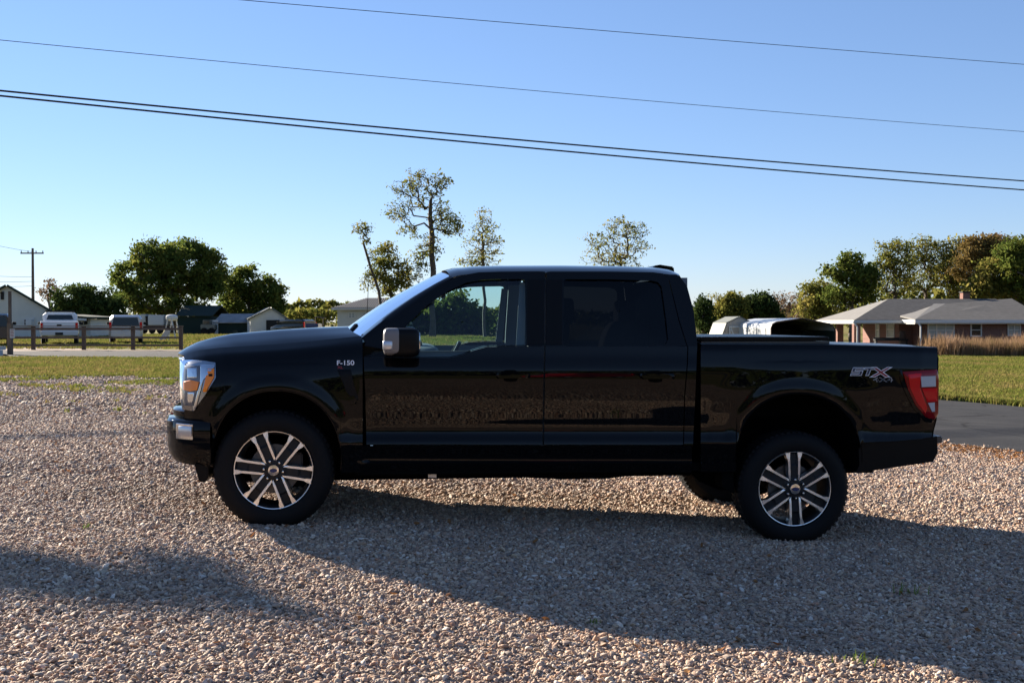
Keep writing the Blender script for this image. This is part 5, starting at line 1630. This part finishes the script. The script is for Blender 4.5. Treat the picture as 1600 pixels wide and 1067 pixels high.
b = MB(); b.box(a.x, c.x, 90, 95, zb, q1.z - .2); b.build('porch_wall', m_wwall, wh)
a = wpt(100, 500, 91.5); b = MB(); b.box(q0.x, a.x + 1.4, 91.5, 95, zb, q0.z - .1); b.build('porch_back_wall', m_wwall, wh)
a, c = wpt(112, 500, 91.4), wpt(121.5, 533, 91.4); b = MB(); b.box(a.x, c.x, 91.42, 91.49, zb, a.z - .1); b.build('door', m_brown, wh)
a, c = wpt(36, 510, 87.95), wpt(53.5, 497, 87.95); w = window(wh, a.x, c.x, a.z, c.z, 87.97, m_wglass, .12)
a, c = wpt(40.5, 508, 87.6), wpt(49, 499.5, 87.6); b = MB(); b.box(a.x, c.x, 87.55, 87.96, a.z, c.z); b.build('air_conditioner', m_wtrim, w)
a, c = wpt(1, 468, 87.9), wpt(5.5, 456, 87.9); b = MB(); b.box(a.x, c.x, 87.9, 87.98, a.z, c.z); b.build('gable_vent', m_int, wh)
a = wpt(134, 502, 89.9); b = MB(); b.box(a.x - .12, a.x + .12, 89.86, 89.98, a.z - .25, a.z + .2); b.build('wall_lamp', m_int, wh)
# pale house with ribbed metal roof
Yh = 100
a, c = wpt(527, 482.5, Yh), wpt(632, 482.5, Yh)
zb = gz(a.x, Yh) - .1
ph = thing('pale_house', 'pale two storey house with ribbed metal roof behind the bonnet', 'house', ((a.x + c.x) / 2, Yh, zb))
b = MB(); b.box(a.x, c.x, Yh, Yh + 9, zb, a.z - .02); b.build('wall', m_wwall, ph)
rl, rr = wpt(573, 466, Yh + 4.5), wpt(606, 466, Yh + 4.5)
e0, e1 = a + Vector((-.45, -.45, .05)), c + Vector((.45, -.45, .05))
for pts in ([(e0.x, Yh - .45, e0.z), (e1.x, Yh - .45, e0.z), (rr.x, Yh + 4.5, rl.z), (rl.x, Yh + 4.5, rl.z)], [(e0.x, Yh - .45, e0.z), (rl.x, Yh + 4.5, rl.z), (e0.x, Yh + 9.45, e0.z)],
            [(e1.x, Yh - .45, e0.z), (e1.x, Yh + 9.45, e0.z), (rr.x, Yh + 4.5, rl.z)], [(e0.x, Yh + 9.45, e0.z), (rl.x, Yh + 4.5, rl.z), (rr.x, Yh + 4.5, rl.z), (e1.x, Yh + 9.45, e0.z)]):
    roofplane('roof', pts, m_rust, ph)
b = MB()
for i in range(38):
    x = e0.x + (e1.x - e0.x) * (i + .5) / 38
    t = min(1, max(0, (x - e0.x) / (rl.x - e0.x), )); t2 = min(1, (e1.x - x) / (e1.x - rr.x)); t = min(t, t2)
    b.bar((x, Yh - .46, e0.z + .03), (x, Yh - .46 + 4.95 * t, e0.z + .03 + (rl.z - e0.z) * t), .07, .07)
o = b.build('roof_rib', m_sun_shingle, ph); o['kind'] = 'stuff'
b = MB(); b.box(e0.x - .02, e1.x, Yh - .52, Yh - .46, e0.z - .16, e0.z + .0); b.build('fascia', m_wtrim, ph)
for px in (549.5, 572, 602):
    q0, q1 = wpt(px - 5.5, 497.5, Yh - .02), wpt(px + 5.5, 488, Yh - .02); window(ph, q0.x, q1.x, q0.z, q1.z, Yh - .02, m_curtain, .09, 1)
# grey barn shaped shed
sd, zb = gable('barn_shed', 'beige barn shaped garden shed with grey roof and double doors', 'shed', [(1127.5, 530), (1128, 527), (1136, 504.8), (1155.5, 495.5), (1178.5, 506.3), (1187, 527), (1187.5, 530)], 85, 90.5, m_beige, m_sroof, ov=.06, th=.05)
for i, (p0, p1) in enumerate(((1139, 1156.8), (1157.2, 1175.5))):
    a, c = wpt(p0, 530, 84.96), wpt(p1, 509.5, 84.96)
    b = MB(); b.box(a.x, c.x, 84.93, 84.985, zb + .15, c.z); dr_ = b.build('door', m_beige, sd)
    b = MB(); w_ = .11
    b.box(a.x, a.x + w_, 84.90, 84.928, zb + .15, c.z); b.box(c.x - w_, c.x, 84.90, 84.928, zb + .15, c.z); b.box(a.x + w_, c.x - w_, 84.90, 84.928, c.z - w_, c.z); b.box(a.x + w_, c.x - w_, 84.90, 84.928, zb + .15, zb + .26)
    if i == 0: b.bar((a.x + w_, 84.91, c.z - w_), (c.x - w_, 84.91, zb + .3), .02, .11, up=(0, 0, 1))
    else: b.bar((c.x - w_, 84.91, c.z - w_), (a.x + w_, 84.91, zb + .3), .02, .11, up=(0, 0, 1))
    b.build('door_brace', m_wtrim, dr_)
# white carport
Yc, Yd = 78, 88
pts = [wpt(px, py, Yc) for px, py in [(1204, 545), (1204.5, 512), (1207, 506), (1213, 503), (1254, 497), (1296, 506), (1302, 510), (1305, 516), (1306, 545)]]
zb = gz(pts[0].x, Yc) - .2
cp_ = thing('carport', 'white sheet metal carport with dark open front beside the shed', 'carport', (wpt(1255, 520, Yc).x, Yc, zb))
d = Vector((-1.15, Yd - Yc, 0))
top_ = pts[1:8]
b = MB(); rows = [[p + d * t for p in top_] for t in np.linspace(0, 1, 9)]
b.grid(rows); rows = [[p + d * t - Vector((0, 0, .04)) for p in top_] for t in np.linspace(0, 1, 9)]; b.grid(rows); b.build('roof', m_metal, cp_)
for i, (pa, up_) in enumerate(((pts[1], 1), (pts[7], 1))):
    b = MB(); q = pa - Vector((0, 0, .03)); bot_ = Vector((pa.x, pa.y, zb)); b.prism([q, q + d, bot_ + d, bot_], (.03 if i == 0 else -.03, 0, 0)); b.build('side_wall', m_metal if i == 0 else m_groof, cp_)  # right wall dark: shade of the carport inside put into its colour
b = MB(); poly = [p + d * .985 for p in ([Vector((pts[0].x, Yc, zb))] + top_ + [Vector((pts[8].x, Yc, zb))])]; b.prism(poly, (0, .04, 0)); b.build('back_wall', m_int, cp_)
b = MB()
b.tube([Vector((pts[1].x + .02, Yc - .03, zb))] + [p + Vector((0, -.03, -.02)) for p in top_] + [Vector((pts[7].x, Yc - .03, zb))], .05, 6); b.build('front_hoop', m_brown, cp_, smooth=True)
for i in range(5):
    q = pts[1] + d * (.1 + .2 * i); b = MB(); b.box(q.x - .05, q.x - .01, q.y - .02, q.y + .02, zb, q.z - .05); b.build('wall_rib', m_wtrim, cp_)
q = wpt(1262, 520, 82); vehicle_later = (q.x, 82.5, gz(q.x, 82))
q0, q1 = wpt(1208, 515, 83), wpt(1236, 530, 83)
tag(MB().box(q0.x, q1.x, 83, 84.5, zb, q0.z).build('filler_box', m_int, loc=(q0.x, 83, zb), bevel=.05), 'dark crate added to darken the left half of the carport', 'filler')  # box added to make the inside of the carport darker
# small buildings below the oak
def boxy(name, label, cat, p0, p1, q0, Y, dy, m, roofm=None, rz=0, rise=.0, parts=None):
    a, c = wpt(p0, q0, Y), wpt(p1, q0, Y); zb = gz(a.x, Y) - .1
    root = thing(name, label, cat, ((a.x + c.x) / 2, Y, zb))
    b = MB(); b.box(a.x, c.x, Y, Y + dy, zb, a.z); b.build('wall', m, root)
    if roofm:
        b = MB(); b.prism([(a.x - .2, Y - .3, a.z + .01), (a.x - .2, Y + dy / 2, a.z + rise), (a.x - .2, Y + dy + .3, a.z + .01), (a.x - .2, Y + dy + .3, a.z + .1), (a.x - .2, Y + dy / 2, a.z + rise + .1), (a.x - .2, Y - .3, a.z + .1)], (c.x - a.x + .4, 0, 0)); b.build('roof', roofm, root)
    return root, a, c, zb
r1_, a, c, zb = boxy('dark_barn', 'long dark green barn under the huge oak', 'barn', 277, 330, 494.5, 116, 7, m_dgreen, m_groof, rise=1.1)
b = MB(); q0, q1 = wpt(320, 505, 115.9), wpt(331, 516, 115.9); b.box(q0.x, q1.x, 115.85, 115.98, zb, q0.z); b.build('door', m_int, r1_)
r2_, a, c, zb = boxy('low_shed', 'low dark shed with pale metal roof right of the dark barn', 'shed', 337, 388, 505, 113, 6, m_dgreen, m_rust, rise=.9)
b = MB(); q0, q1 = wpt(329, 500, 112.9), wpt(341, 516, 112.9); b.box(q0.x, q1.x, 112.8, 112.98, zb, q0.z); b.build('door', m_wtrim, r2_)
r3_, zb = gable('white_shed', 'small white gabled shed with an open dark lean-to', 'shed', [(391, 520), (391, 498), (423, 482), (446, 497), (446, 520)], 108, 113, m_wwall, m_sroof, ov=.25, th=.12, xshift=-1.5)
q0, q1 = wpt(416, 500, 107.9), wpt(445, 520, 107.9); b = MB(); b.box(q0.x, q1.x, 107.86, 107.97, zb, q0.z); b.build('opening_shade', m_int, r3_)  # dark panel on the wall: shade of the open side as colour
q0, q1 = wpt(443, 499, 108.5), wpt(480, 504, 108.5); b = MB(); b.prism([(q0.x, 108.5, q0.z), (q1.x, 108.5, q1.z), (q1.x, 108.5, q1.z - .1), (q0.x, 108.5, q0.z - .1)], (0, 4, 0)); b.build('lean_to_roof', m_groof, r3_)
for px in (460, 479): q = wpt(px, 503, 108.6); b = MB(); b.box(q.x - .06, q.x + .06, 108.55, 108.67, zb, q.z - .05); b.build('lean_to_post', m_pole, r3_)
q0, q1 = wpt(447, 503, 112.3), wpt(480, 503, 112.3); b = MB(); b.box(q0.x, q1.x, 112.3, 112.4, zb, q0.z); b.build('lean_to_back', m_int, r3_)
# white box trailer left of the oak trunk
def cart(name, label, cat, p0, p1, q0, q1, Y, dy, m, extra=None):
    a, c = wpt(p0, q1, Y), wpt(p1, q0, Y); zb = gz(a.x, Y)
    root = thing(name, label, cat, ((a.x + c.x) / 2, Y, zb))
    b = MB(); b.box(a.x, c.x, Y, Y + dy, max(zb + .5, a.z), c.z); b.build('body', m, root, bevel=.05)
    for t in (.25, .75):
        x = a.x + (c.x - a.x) * t
        b = MB(); b.lathe([(.01, -.1), (.34, -.1), (.34, .1), (.01, .1)], (x, Y + .1, zb + .34), 'y', 14); b.build('wheel', m_tyre, root, smooth=True)
    b = MB(); b.box(a.x + .1, c.x - .1, Y + .15, Y + dy, zb + .38, max(zb + .5, a.z) + .01); b.build('chassis', m_int, root)
    return root, a, c, zb
t1, a, c, zb = cart('box_trailer', 'white box trailer parked under the left side of the huge oak', 'trailer', 231, 256, 492, 508, 118, 3, m_wtrim)
t2, a, c, zb = cart('box_trailer', 'narrow white trailer end standing left of the white box trailer', 'trailer', 219, 227, 491, 510, 119, 3, m_wtrim)
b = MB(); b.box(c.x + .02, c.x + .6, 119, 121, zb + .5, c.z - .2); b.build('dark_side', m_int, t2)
t3, a, c, zb = cart('old_truck', 'small old grey truck parked before the dark barn', 'truck', 313, 336, 507, 515, 112, 2.0, m_sroof)
b = MB(); b.box(a.x + .2, a.x + 1.0, 112.1, 113.9, c.z, c.z + .45); cb = b.build('cab', m_sroof, t3, bevel=.06); b = MB(); b.box(a.x + .3, a.x + .9, 112.05, 112.09, c.z + .08, c.z + .38); b.build('window', m_wglass, cb)
t4, a, c, zb = cart('blue_trailer', 'dark blue trailer below the metal rack beside the pale house', 'trailer', 477, 497, 505.5, 512, 98, 2.0, mat('blue_paint', (0.012, 0.025, 0.10), 0.4))
b = MB(); q = [wpt(px, py, 98.3) for px, py in ((493, 495), (505, 497), (505, 518), (493, 516))]
for i in range(4): b.tube([q[i], q[(i + 1) % 4]], .035, 6)
b.tube([q[0] + Vector((0, 1.5, 0)), q[1] + Vector((0, 1.5, 0))], .035, 6); b.tube([q[0], q[0] + Vector((0, 1.5, 0))], .035, 6); b.tube([q[1], q[1] + Vector((0, 1.5, 0))], .035, 6)
for i in (2, 3): b.tube([q[i] + Vector((0, 0, 0.02)), Vector((q[i].x, 98.3, gz(q[i].x, 98.3)))], .035, 6)
tag(b.build('metal_rack', m_pole, loc=(q[0].x, 98.3, gz(q[0].x, 98.3))), 'dark open metal rack beside the blue trailer', 'rack')
# white A frame with a round top (well house / play set)
q = wpt(268, 528, 76); zt = wpt(268, 499, 76).z; zg = gz(q.x, 76)
pf = thing('play_set', 'white play set with small roof on the lawn behind the rail fence', 'play set', (q.x, 76, zg))
for s_ in (-1, 1):
    for y_ in (75.6, 76.6):
        b = MB(); b.bar((q.x + s_ * .42, y_, zg), (q.x + s_ * .14, y_, zt), .07, .07); b.build('leg', m_wtrim, pf)
b = MB(); b.superell((q.x, 76.1, zt + .12), (.34, .6, .22), .7, 16, 8); b.build('roof', m_wtrim, pf, smooth=True)
b = MB(); b.box(q.x - .24, q.x + .24, 75.65, 76.55, zg + .75, zg + .82); b.build('platform', m_wtrim, pf)
b = MB(); b.prism([(q.x - .2, 75.62, zg + .82), (q.x + .2, 75.62, zg + .82), (q.x + .2, 74.0, zg + .05), (q.x - .2, 74.0, zg + .05)], (0, 0, .05)); b.build('slide', m_sroof, pf)
# green cabinet on the lawn
q0, q1 = wpt(363.5, 525, 60), wpt(370, 517, 60); b = MB(); b.box(q0.x, q1.x, 60, 60.25, gz(q0.x, 60), q1.z); o = b.build('utility_pedestal', m_dgreen, loc=(q0.x, 60, gz(q0.x, 60)), bevel=.03)
tag(o, 'small dark green utility pedestal on the lawn before the white shed', 'utility box')

# ================================================================== FENCE, POLES, WIRES
YFN = 50.0
fx = [wpt(p, 530, YFN).x for p in (-28, 51, 130, 207, 282)]
fg = gz(-22, 50)
fence = thing('rail_fence', 'weathered brown wooden rail fence across the far side of the road on the left', 'fence', (fx[2], YFN, fg))
zt = wpt(130, 510.5, YFN).z
for x in fx:
    b = MB(); b.box(x - .075, x + .075, YFN, YFN + .15, gz(x, YFN) - .1, zt); b.build('post', m_wood, fence)
for p in (513.8, 527.5, 539.5):
    z = wpt(130, p, YFN).z
    for i in range(4):
        xa = fx[i] if i else wpt(14, 530, YFN).x
        xb = fx[i + 1] + (.08 if i == 3 else 0)
        h = .11 if p < 515 else .09
        b = MB(); b.prism([(xa + .005, YFN - .045, z - h / 2 + .01 * wob(i, 1, p)), (xb - .005, YFN - .045, z - h / 2 + .01 * wob(i + 1, 1, p)), (xb - .005, YFN - .045, z + h / 2), (xa + .005, YFN - .045, z + h / 2)], (0, .042, 0)); b.build('rail', m_wood, fence)
b = MB(); b.box(wpt(14, 530, YFN).x, fx[4] + .1, YFN - .05, YFN + .16, zt + .003, zt + .04); b.build('cap_rail', m_wood, fence)
YS = 41.0
q = wpt(14.5, 560, YS); zt = wpt(14, 455, YS).z; zg = gz(q.x, YS)
sp_ = thing('sign_post', 'tall wooden post with a small white sign left of the rail fence', 'sign post', (q.x, YS, zg))
b = MB(); b.box(q.x - .08, q.x + .08, YS, YS + .16, zg - .1, wpt(14, 505, YS).z); b.build('post_base', m_wood, sp_)
b = MB(); b.box(q.x - .045, q.x + .045, YS + .04, YS + .13, wpt(14, 505, YS).z, zt); b.build('post', m_pole, sp_)
a, c = wpt(15.5, 528, YS - .05), wpt(22.5, 514, YS - .05); b = MB(); b.box(a.x, c.x, YS - .05, YS - .02, a.z, c.z); sg = b.build('sign_board', m_wtrim, sp_)
for i in range(5):
    z = a.z + (c.z - a.z) * (.15 + .17 * i); b = MB(); b.box(a.x + .02, c.x - .02 - .02 * (i % 2), YS - .056, YS - .0505, z, z + .022); b.build('text_line', m_redl, sg)

def pole(label, px, pt, D, arm, name='utility_pole', x=None):
    c = wpt(px, pt, D); z0 = gz(c.x, D)
    root = thing(name, label, 'utility pole', (c.x, D, z0), 0, 'utility poles')
    b = MB(); b.tube([(c.x, D, z0 - .3), (c.x, D, c.z)], [.19, .12], 10); b.build('pole', m_pole, root, smooth=True)
    b = MB(); b.bar((c.x - arm, D - .16, c.z - .55), (c.x + arm, D - .16, c.z - .55), .12, .14); ca = b.build('crossarm', m_pole, root)
    for dx in (-arm + .08, -arm * .35, arm * .35, arm - .08) if arm > 1 else (-arm + .1, arm - .1):
        b = MB(); b.lathe([(.05, 0), (.07, .06), (.04, .12), (.06, .17), (.02, .22)], (c.x + dx, D - .16, c.z - .48), 'z', 8); b.build('insulator', m_sroof, ca, smooth=True)
    return root, c
p1, c1 = pole('tall wooden utility pole with crossarm rising behind the white house', 51, 388, 120, 1.25)
p2, c2 = pole('distant short utility pole with crossarm above the dark bushy tree', 133, 441, 230, 1.15)
m_wire = mat('black_cable', (0.012, 0.012, 0.013), 0.6)
def wire(label, a, b_, r, sag, name='power_line', n=60, group='overhead lines crossing the sky'):
    """a, b_: (px, py, distance); the line goes on past both sides of the frame"""
    A_, B_ = wpt(*a), wpt(*b_)
    pts = []
    for t in np.linspace(-.6, 1.6, n):
        p = A_ + (B_ - A_) * t; p.z += -sag * 4 * t * (1 - t)
        pts.append(p)
    b = MB(); b.tube(pts, r, 6)
    return tag(b.build(name, m_wire, smooth=True, loc=tuple(pts[0])), label, 'power line', group)
wire('upper of the two thick black cables crossing the sky', (0, 142, 30), (1600, 283, 47), .028, .12)
wire('lower of the two thick black cables crossing the sky', (0, 150, 30), (1600, 297, 47), .028, .12)
wire('thin grey wire crossing the sky above the thick cables', (0, 63, 31), (1600, 206, 47), .010, .10)
wire('topmost thin wire running off the top edge of the photo', (372, 0, 31), (1600, 101, 40), .010, .03)
for i, (p0, pe) in enumerate(((376, 384), (427, 436), (440, 446), (449, 443))):
    e = c1 + Vector((0, -.1, -.4 - (0 if i == 0 else 2.2 + .5 * i)))
    A_ = wpt(-160, p0 - 14 if i else 340, 112)
    pts = [A_ + (e - A_) * t + Vector((0, 0, -.9 * 4 * t * (1 - t) * .4)) for t in np.linspace(-.5, 1, 20)]
    b = MB(); b.tube(pts, .018, 5)
    tag(b.build('service_wire', m_wire, smooth=True, loc=tuple(e)), ['highest', 'second highest', 'third highest', 'lowest'][i] + ' thin wire leading left from the tall utility pole', 'power line', 'wires at the tall pole')

# ================================================================== PARKED VEHICLES
def vehicle(name, label, cat, loc, rz, kind, paint, group=None, W=1.0, H=1.9, L=5.6):
    """built with its tail towards -y"""
    root = thing(name, label, cat, loc, rz, group)
    tr_ = .37 if kind == 'pickup' else .34
    def sec(y, w0, w1, z0, z1, w2=None):
        w2 = w2 or w0
        return [(-w0 * .93, y, z0), (-w0, y, z0 + .25 * (z1 - z0)), (-w2, y, z0 + .7 * (z1 - z0)), (-w1, y, z1), (w1, y, z1), (w2, y, z0 + .7 * (z1 - z0)), (w0, y, z0 + .25 * (z1 - z0)), (w0 * .93, y, z0)]
    if kind == 'pickup':
        b = MB(); b.loft([sec(-L / 2, W * .94, W * .93, .55, 1.28), sec(-L / 2 + .1, W, W * .97, .5, 1.3), sec(.0, W, W * .97, .45, 1.3), sec(L / 2 - .9, W, W * .93, .45, 1.22), sec(L / 2, W * .88, W * .8, .5, 1.05)]); body = b.build('body', paint, root, smooth=True, local=True)
        b = MB(); b.loft([sec(-.75, W * .92, W * .74, 1.28, H), sec(-.55, W * .93, W * .76, 1.28, H + .02), sec(.55, W * .93, W * .76, 1.28, H + .01), sec(1.35, W * .92, W * .7, 1.2, 1.3)]); cabm = b.build('cab', paint, root, smooth=True, local=True)
        b = MB(); b.prism([(-W * .72, -.80, 1.40), (W * .72, -.80, 1.40), (W * .62, -.765, H - .12), (-W * .62, -.765, H - .12)], (0, .03, 0)); b.build('rear_window', m_wglass, cabm, local=True)
        for s_ in (-1, 1):
            b = MB(); b.prism([(s_ * W * .915, -.4, 1.42), (s_ * W * .915, .7, 1.42), (s_ * W * .81, .5, H - .1), (s_ * W * .81, -.4, H - .1)], (s_ * .02, 0, 0)); b.build('side_window', m_wglass, cabm, local=True)
        b = MB(); b.box(-W * .8, W * .8, -L / 2 - .03, -L / 2 + .05, .80, 1.27); tg = b.build('tailgate', paint, root, local=True, bevel=.02)
        b = MB(); b.box(-.12, .12, -L / 2 - .05, -L / 2 - .028, 1.05, 1.13); b.build('handle', m_int, tg, local=True)
        b = MB(); b.box(-W * .95, W * .95, -L / 2 - .18, -L / 2 + .0, .52, .74); bu = b.build('rear_bumper', m_wtrim, root, local=True, bevel=.03)
        b = MB(); b.box(-.20, .20, -L / 2 - .195, -L / 2 - .178, .55, .69); b.build('number_plate', m_int, bu, local=True)
        zl = (.80, 1.22)
        b = MB(); b.box(-W * .78, W * .78, -.70, -.55, H + .05, H + .12); b.box(-W * .72, -W * .68, -.68, -.6, H - .02, H + .06); b.box(W * .68, W * .72, -.68, -.6, H - .02, H + .06); b.build('light_bar', m_int, root, local=True)
        ax_ = (-L / 2 + 1.2, L / 2 - .95)
    else:
        b = MB(); b.loft([sec(-L / 2, W * .86, W * .90, .42, 1.0), sec(-L / 2 + .12, W, W * .97, .34, 1.05), sec(.3, W, W * .98, .30, 1.04), sec(L / 2 - .8, W, W * .9, .32, .98), sec(L / 2, W * .8, W * .75, .40, .75)]); body = b.build('body', paint, root, smooth=True, local=True)
        b = MB(); b.loft([sec(-L / 2 + .02, W * .90, W * .74, 1.0, H - .12), sec(-L / 2 + .25, W * .96, W * .78, 1.0, H - .01), sec(.0, W * .96, W * .80, 1.0, H), sec(.9, W * .96, W * .78, 1.0, H - .06), sec(L / 2 - 1.0, W * .94, W * .8, .95, 1.02)]); cabm = b.build('cab', paint, root, smooth=True, local=True)
        b = MB(); b.prism([(-W * .82, -L / 2 - .03, 1.02), (W * .82, -L / 2 - .03, 1.02), (W * .70, -L / 2 + .0, H - .16), (-W * .70, -L / 2 + .0, H - .16)], (0, .06, 0)); b.build('rear_window', m_wglass, cabm, local=True)
        for s_ in (-1, 1):
            b = MB(); b.prism([(s_ * W * .965, -L / 2 + .5, 1.10), (s_ * W * .965, 1.0, 1.10), (s_ * W * .84, .7, H - .14), (s_ * W * .84, -L / 2 + .6, H - .14)], (s_ * .015, 0, 0)); b.build('side_window', m_wglass, cabm, local=True)
        b = MB(); b.box(-W * .88, W * .88, -L / 2 - .10, -L / 2 + .08, .40, .62); bu = b.build('rear_bumper', paint, root, local=True, bevel=.04, smooth=True)
        b = MB(); b.box(-.18, .18, -L / 2 - .03, -L / 2 + .03, .72, .86); b.build('number_plate', m_wtrim, root, local=True)
        zl = (.78, 1.25)
        ax_ = (-L / 2 + .85, L / 2 - .9)
    for s_ in (-1, 1):
        b = MB(); b.box(s_ * W * .90 - .07, s_ * W * .90 + .07, -L / 2 - .02, -L / 2 + .12, *zl); b.build('tail_light', m_red, root, local=True, bevel=.02)
        b = MB(); b.superell((s_ * (W + .12), .95 if kind != 'pickup' else .75, 1.18), (.11, .06, .09), .5, 12, 6); b.build('door_mirror', m_int, root, local=True, smooth=True)
        for y in ax_:
            b = MB(); b.lathe([(.01, -.11), (tr_ * .6, -.12), (tr_, -.09), (tr_, .09), (tr_ * .6, .12), (.01, .11)], (s_ * (W - .14), y, tr_), 'x', 20); wl_ = b.build('wheel', m_tyre, root, local=True, smooth=True)
            b = MB(); b.lathe([(.01, -.125), (tr_ * .58, -.121), (tr_ * .58, .121), (.01, .125)], (s_ * (W - .14), y, tr_), 'x', 16); b.build('rim', m_bright, wl_, local=True)
    return root
m_wpaint = mat('white_car_paint', (0.62, 0.62, 0.62), 0.25, spec=0.6)
m_spaint = mat('silver_car_paint', (0.42, 0.42, 0.43), 0.25, 0.4)
m_dpaint = mat('dark_car_paint', (0.02, 0.026, 0.028), 0.15, spec=0.6)
m_rpaint = mat('red_car_paint', (0.35, 0.012, 0.015), 0.15, spec=0.6)
q = wpt(87.5, 530, 60); vehicle('parked_pickup', 'white pickup truck seen from behind through the rail fence', 'pickup truck', (q.x - .9, 62.8, gz(q.x, 62)), R(21), 'pickup', m_wpaint, W=.98, H=1.78)
q = wpt(196.5, 530, 64); vehicle('parked_van', 'silver van seen from behind through the rail fence', 'van', (q.x - .75, 66.3, gz(q.x, 66)), R(18), 'van', m_spaint, W=.93, H=1.68, L=4.7)
q = wpt(-12, 530, 58); vehicle('parked_car', 'dark car cut off by the left edge of the photo', 'car', (q.x - .9, 60.0, gz(q.x, 60)), R(24), 'van', m_dpaint, W=.93, H=1.72, L=4.6)
q = wpt(454, 512, 104); vehicle('parked_car', 'dark blue car before the small white shed, mostly hidden by the bonnet', 'car', (q.x, 105, gz(q.x, 105)), R(60), 'van', m_dpaint, W=.9, H=1.5, L=4.3)
vehicle('parked_car', 'dark car standing in the shade under the carport', 'car', vehicle_later, R(195), 'van', m_dpaint, W=.9, H=1.5, L=4.4)
# low trailer at the left edge
q = wpt(0, 553, 40); a = wpt(4.6, 545, 40); zg = gz(q.x, 40)
tr = thing('flat_trailer', 'low grey trailer corner cut off by the left edge beside the sign post', 'trailer', (a.x - 1.2, 40.5, zg))
b = MB(); z0, z1 = wpt(0, 556, 40).z, wpt(0, 547, 40).z; b.prism([(a.x - 3, 40, z0), (a.x, 40, z0), (a.x, 40, z1), (a.x - 3, 40, z1)], (-.95, 1.8, 0)); b.build('bed', m_metal, tr)
b = MB(); b.lathe([(.01, -.1), (.2, -.1), (.2, .1), (.01, .1)], (a.x - .5, 40.2, zg + .2), 'y', 16); b.build('wheel', m_tyre, tr, smooth=True)
b = MB(); b.box(a.x - 3, a.x + .05, 40.05, 40.12, wpt(0, 547, 40).z + .005, wpt(0, 541, 40).z); b.build('side_board', m_metal, tr)

# ================================================================== WHAT STANDS ROUND THE CAMERA (its shade and its mirror image reach the picture)
segs = [(x, 0, 0, 0, 0) for x in ()]
rg = np.random.RandomState(77); C = []
for x in np.linspace(-120, 120, 40):
    rx, rz = rg.uniform(4, 8), rg.uniform(3, 6); m = 420
    v = rg.normal(size=(m, 3)); v /= np.linalg.norm(v, axis=1, keepdims=True); v *= rg.uniform(.5, 1, (m, 1)) ** .5
    C.append(np.stack([x + v[:, 0] * rx, -75 + v[:, 1] * 4 + rg.uniform(-6, 6), np.maximum(rz * .9 + v[:, 2] * rz, -.5)], 1))
V, I = leaf_quads(np.concatenate(C), .8, rg)
tag(fast_mesh('woods_across', V, 4, I, L_OAK), 'woods across the road, only mirrored in the black paint', 'woods', None, 'stuff')
vehicle('parked_car', 'red car mirrored as a red streak in the rear door of the truck', 'car', (9.5, -27, gz(9.5, -27)), R(60), 'van', m_rpaint, W=.93, H=1.5, L=4.6)
vehicle('parked_car', 'white car mirrored as a pale glint in the front door of the truck', 'car', (-9, -30, gz(-9, -30)), R(40), 'van', m_wpaint, W=.93, H=1.5, L=4.6)

# tree added out of view, its boughs shaped to shade the gravel at the lower left
def shade_lobe(X, Y, D, rx, rz):
    """bough whose shade falls on the ground at X, Y"""
    L = (D - Y) / math.cos(SUN_AZ); q = Vector((X + math.sin(SUN_AZ) * L, D, gz(X, Y) + L * math.tan(SUN_EL)))
    return (CX + q.x / D * F, 503 - (q.z - ZC) / D * F, rx, rz)
DT = 21.3
lob = [shade_lobe(-2.95, 5.85, DT, 46, 13), shade_lobe(-2.2, 5.7, DT, 44, 9), shade_lobe(-1.45, 5.5, DT, 34, 5), shade_lobe(-1.85, 6.15, DT, 9, 9), shade_lobe(-2.0, 6.5, DT, 6, 5)]
lx, lz = lob[0][0], lob[0][1]
lob += [(lx - 60, lz + 60, 60, 34), (lx - 90, lz + 130, 80, 50), (lx - 120, lz + 20, 50, 40)]
tree('unseen leafy tree added on the left, one bough shaped to shade the gravel', 'tree', DT, lx - 80, lob, L_OAK, att=230, leaves=130, leaf=.085, spread=.26, trunk_r=.16, seed=99, inner=.1, dr=.45, fork=.6)
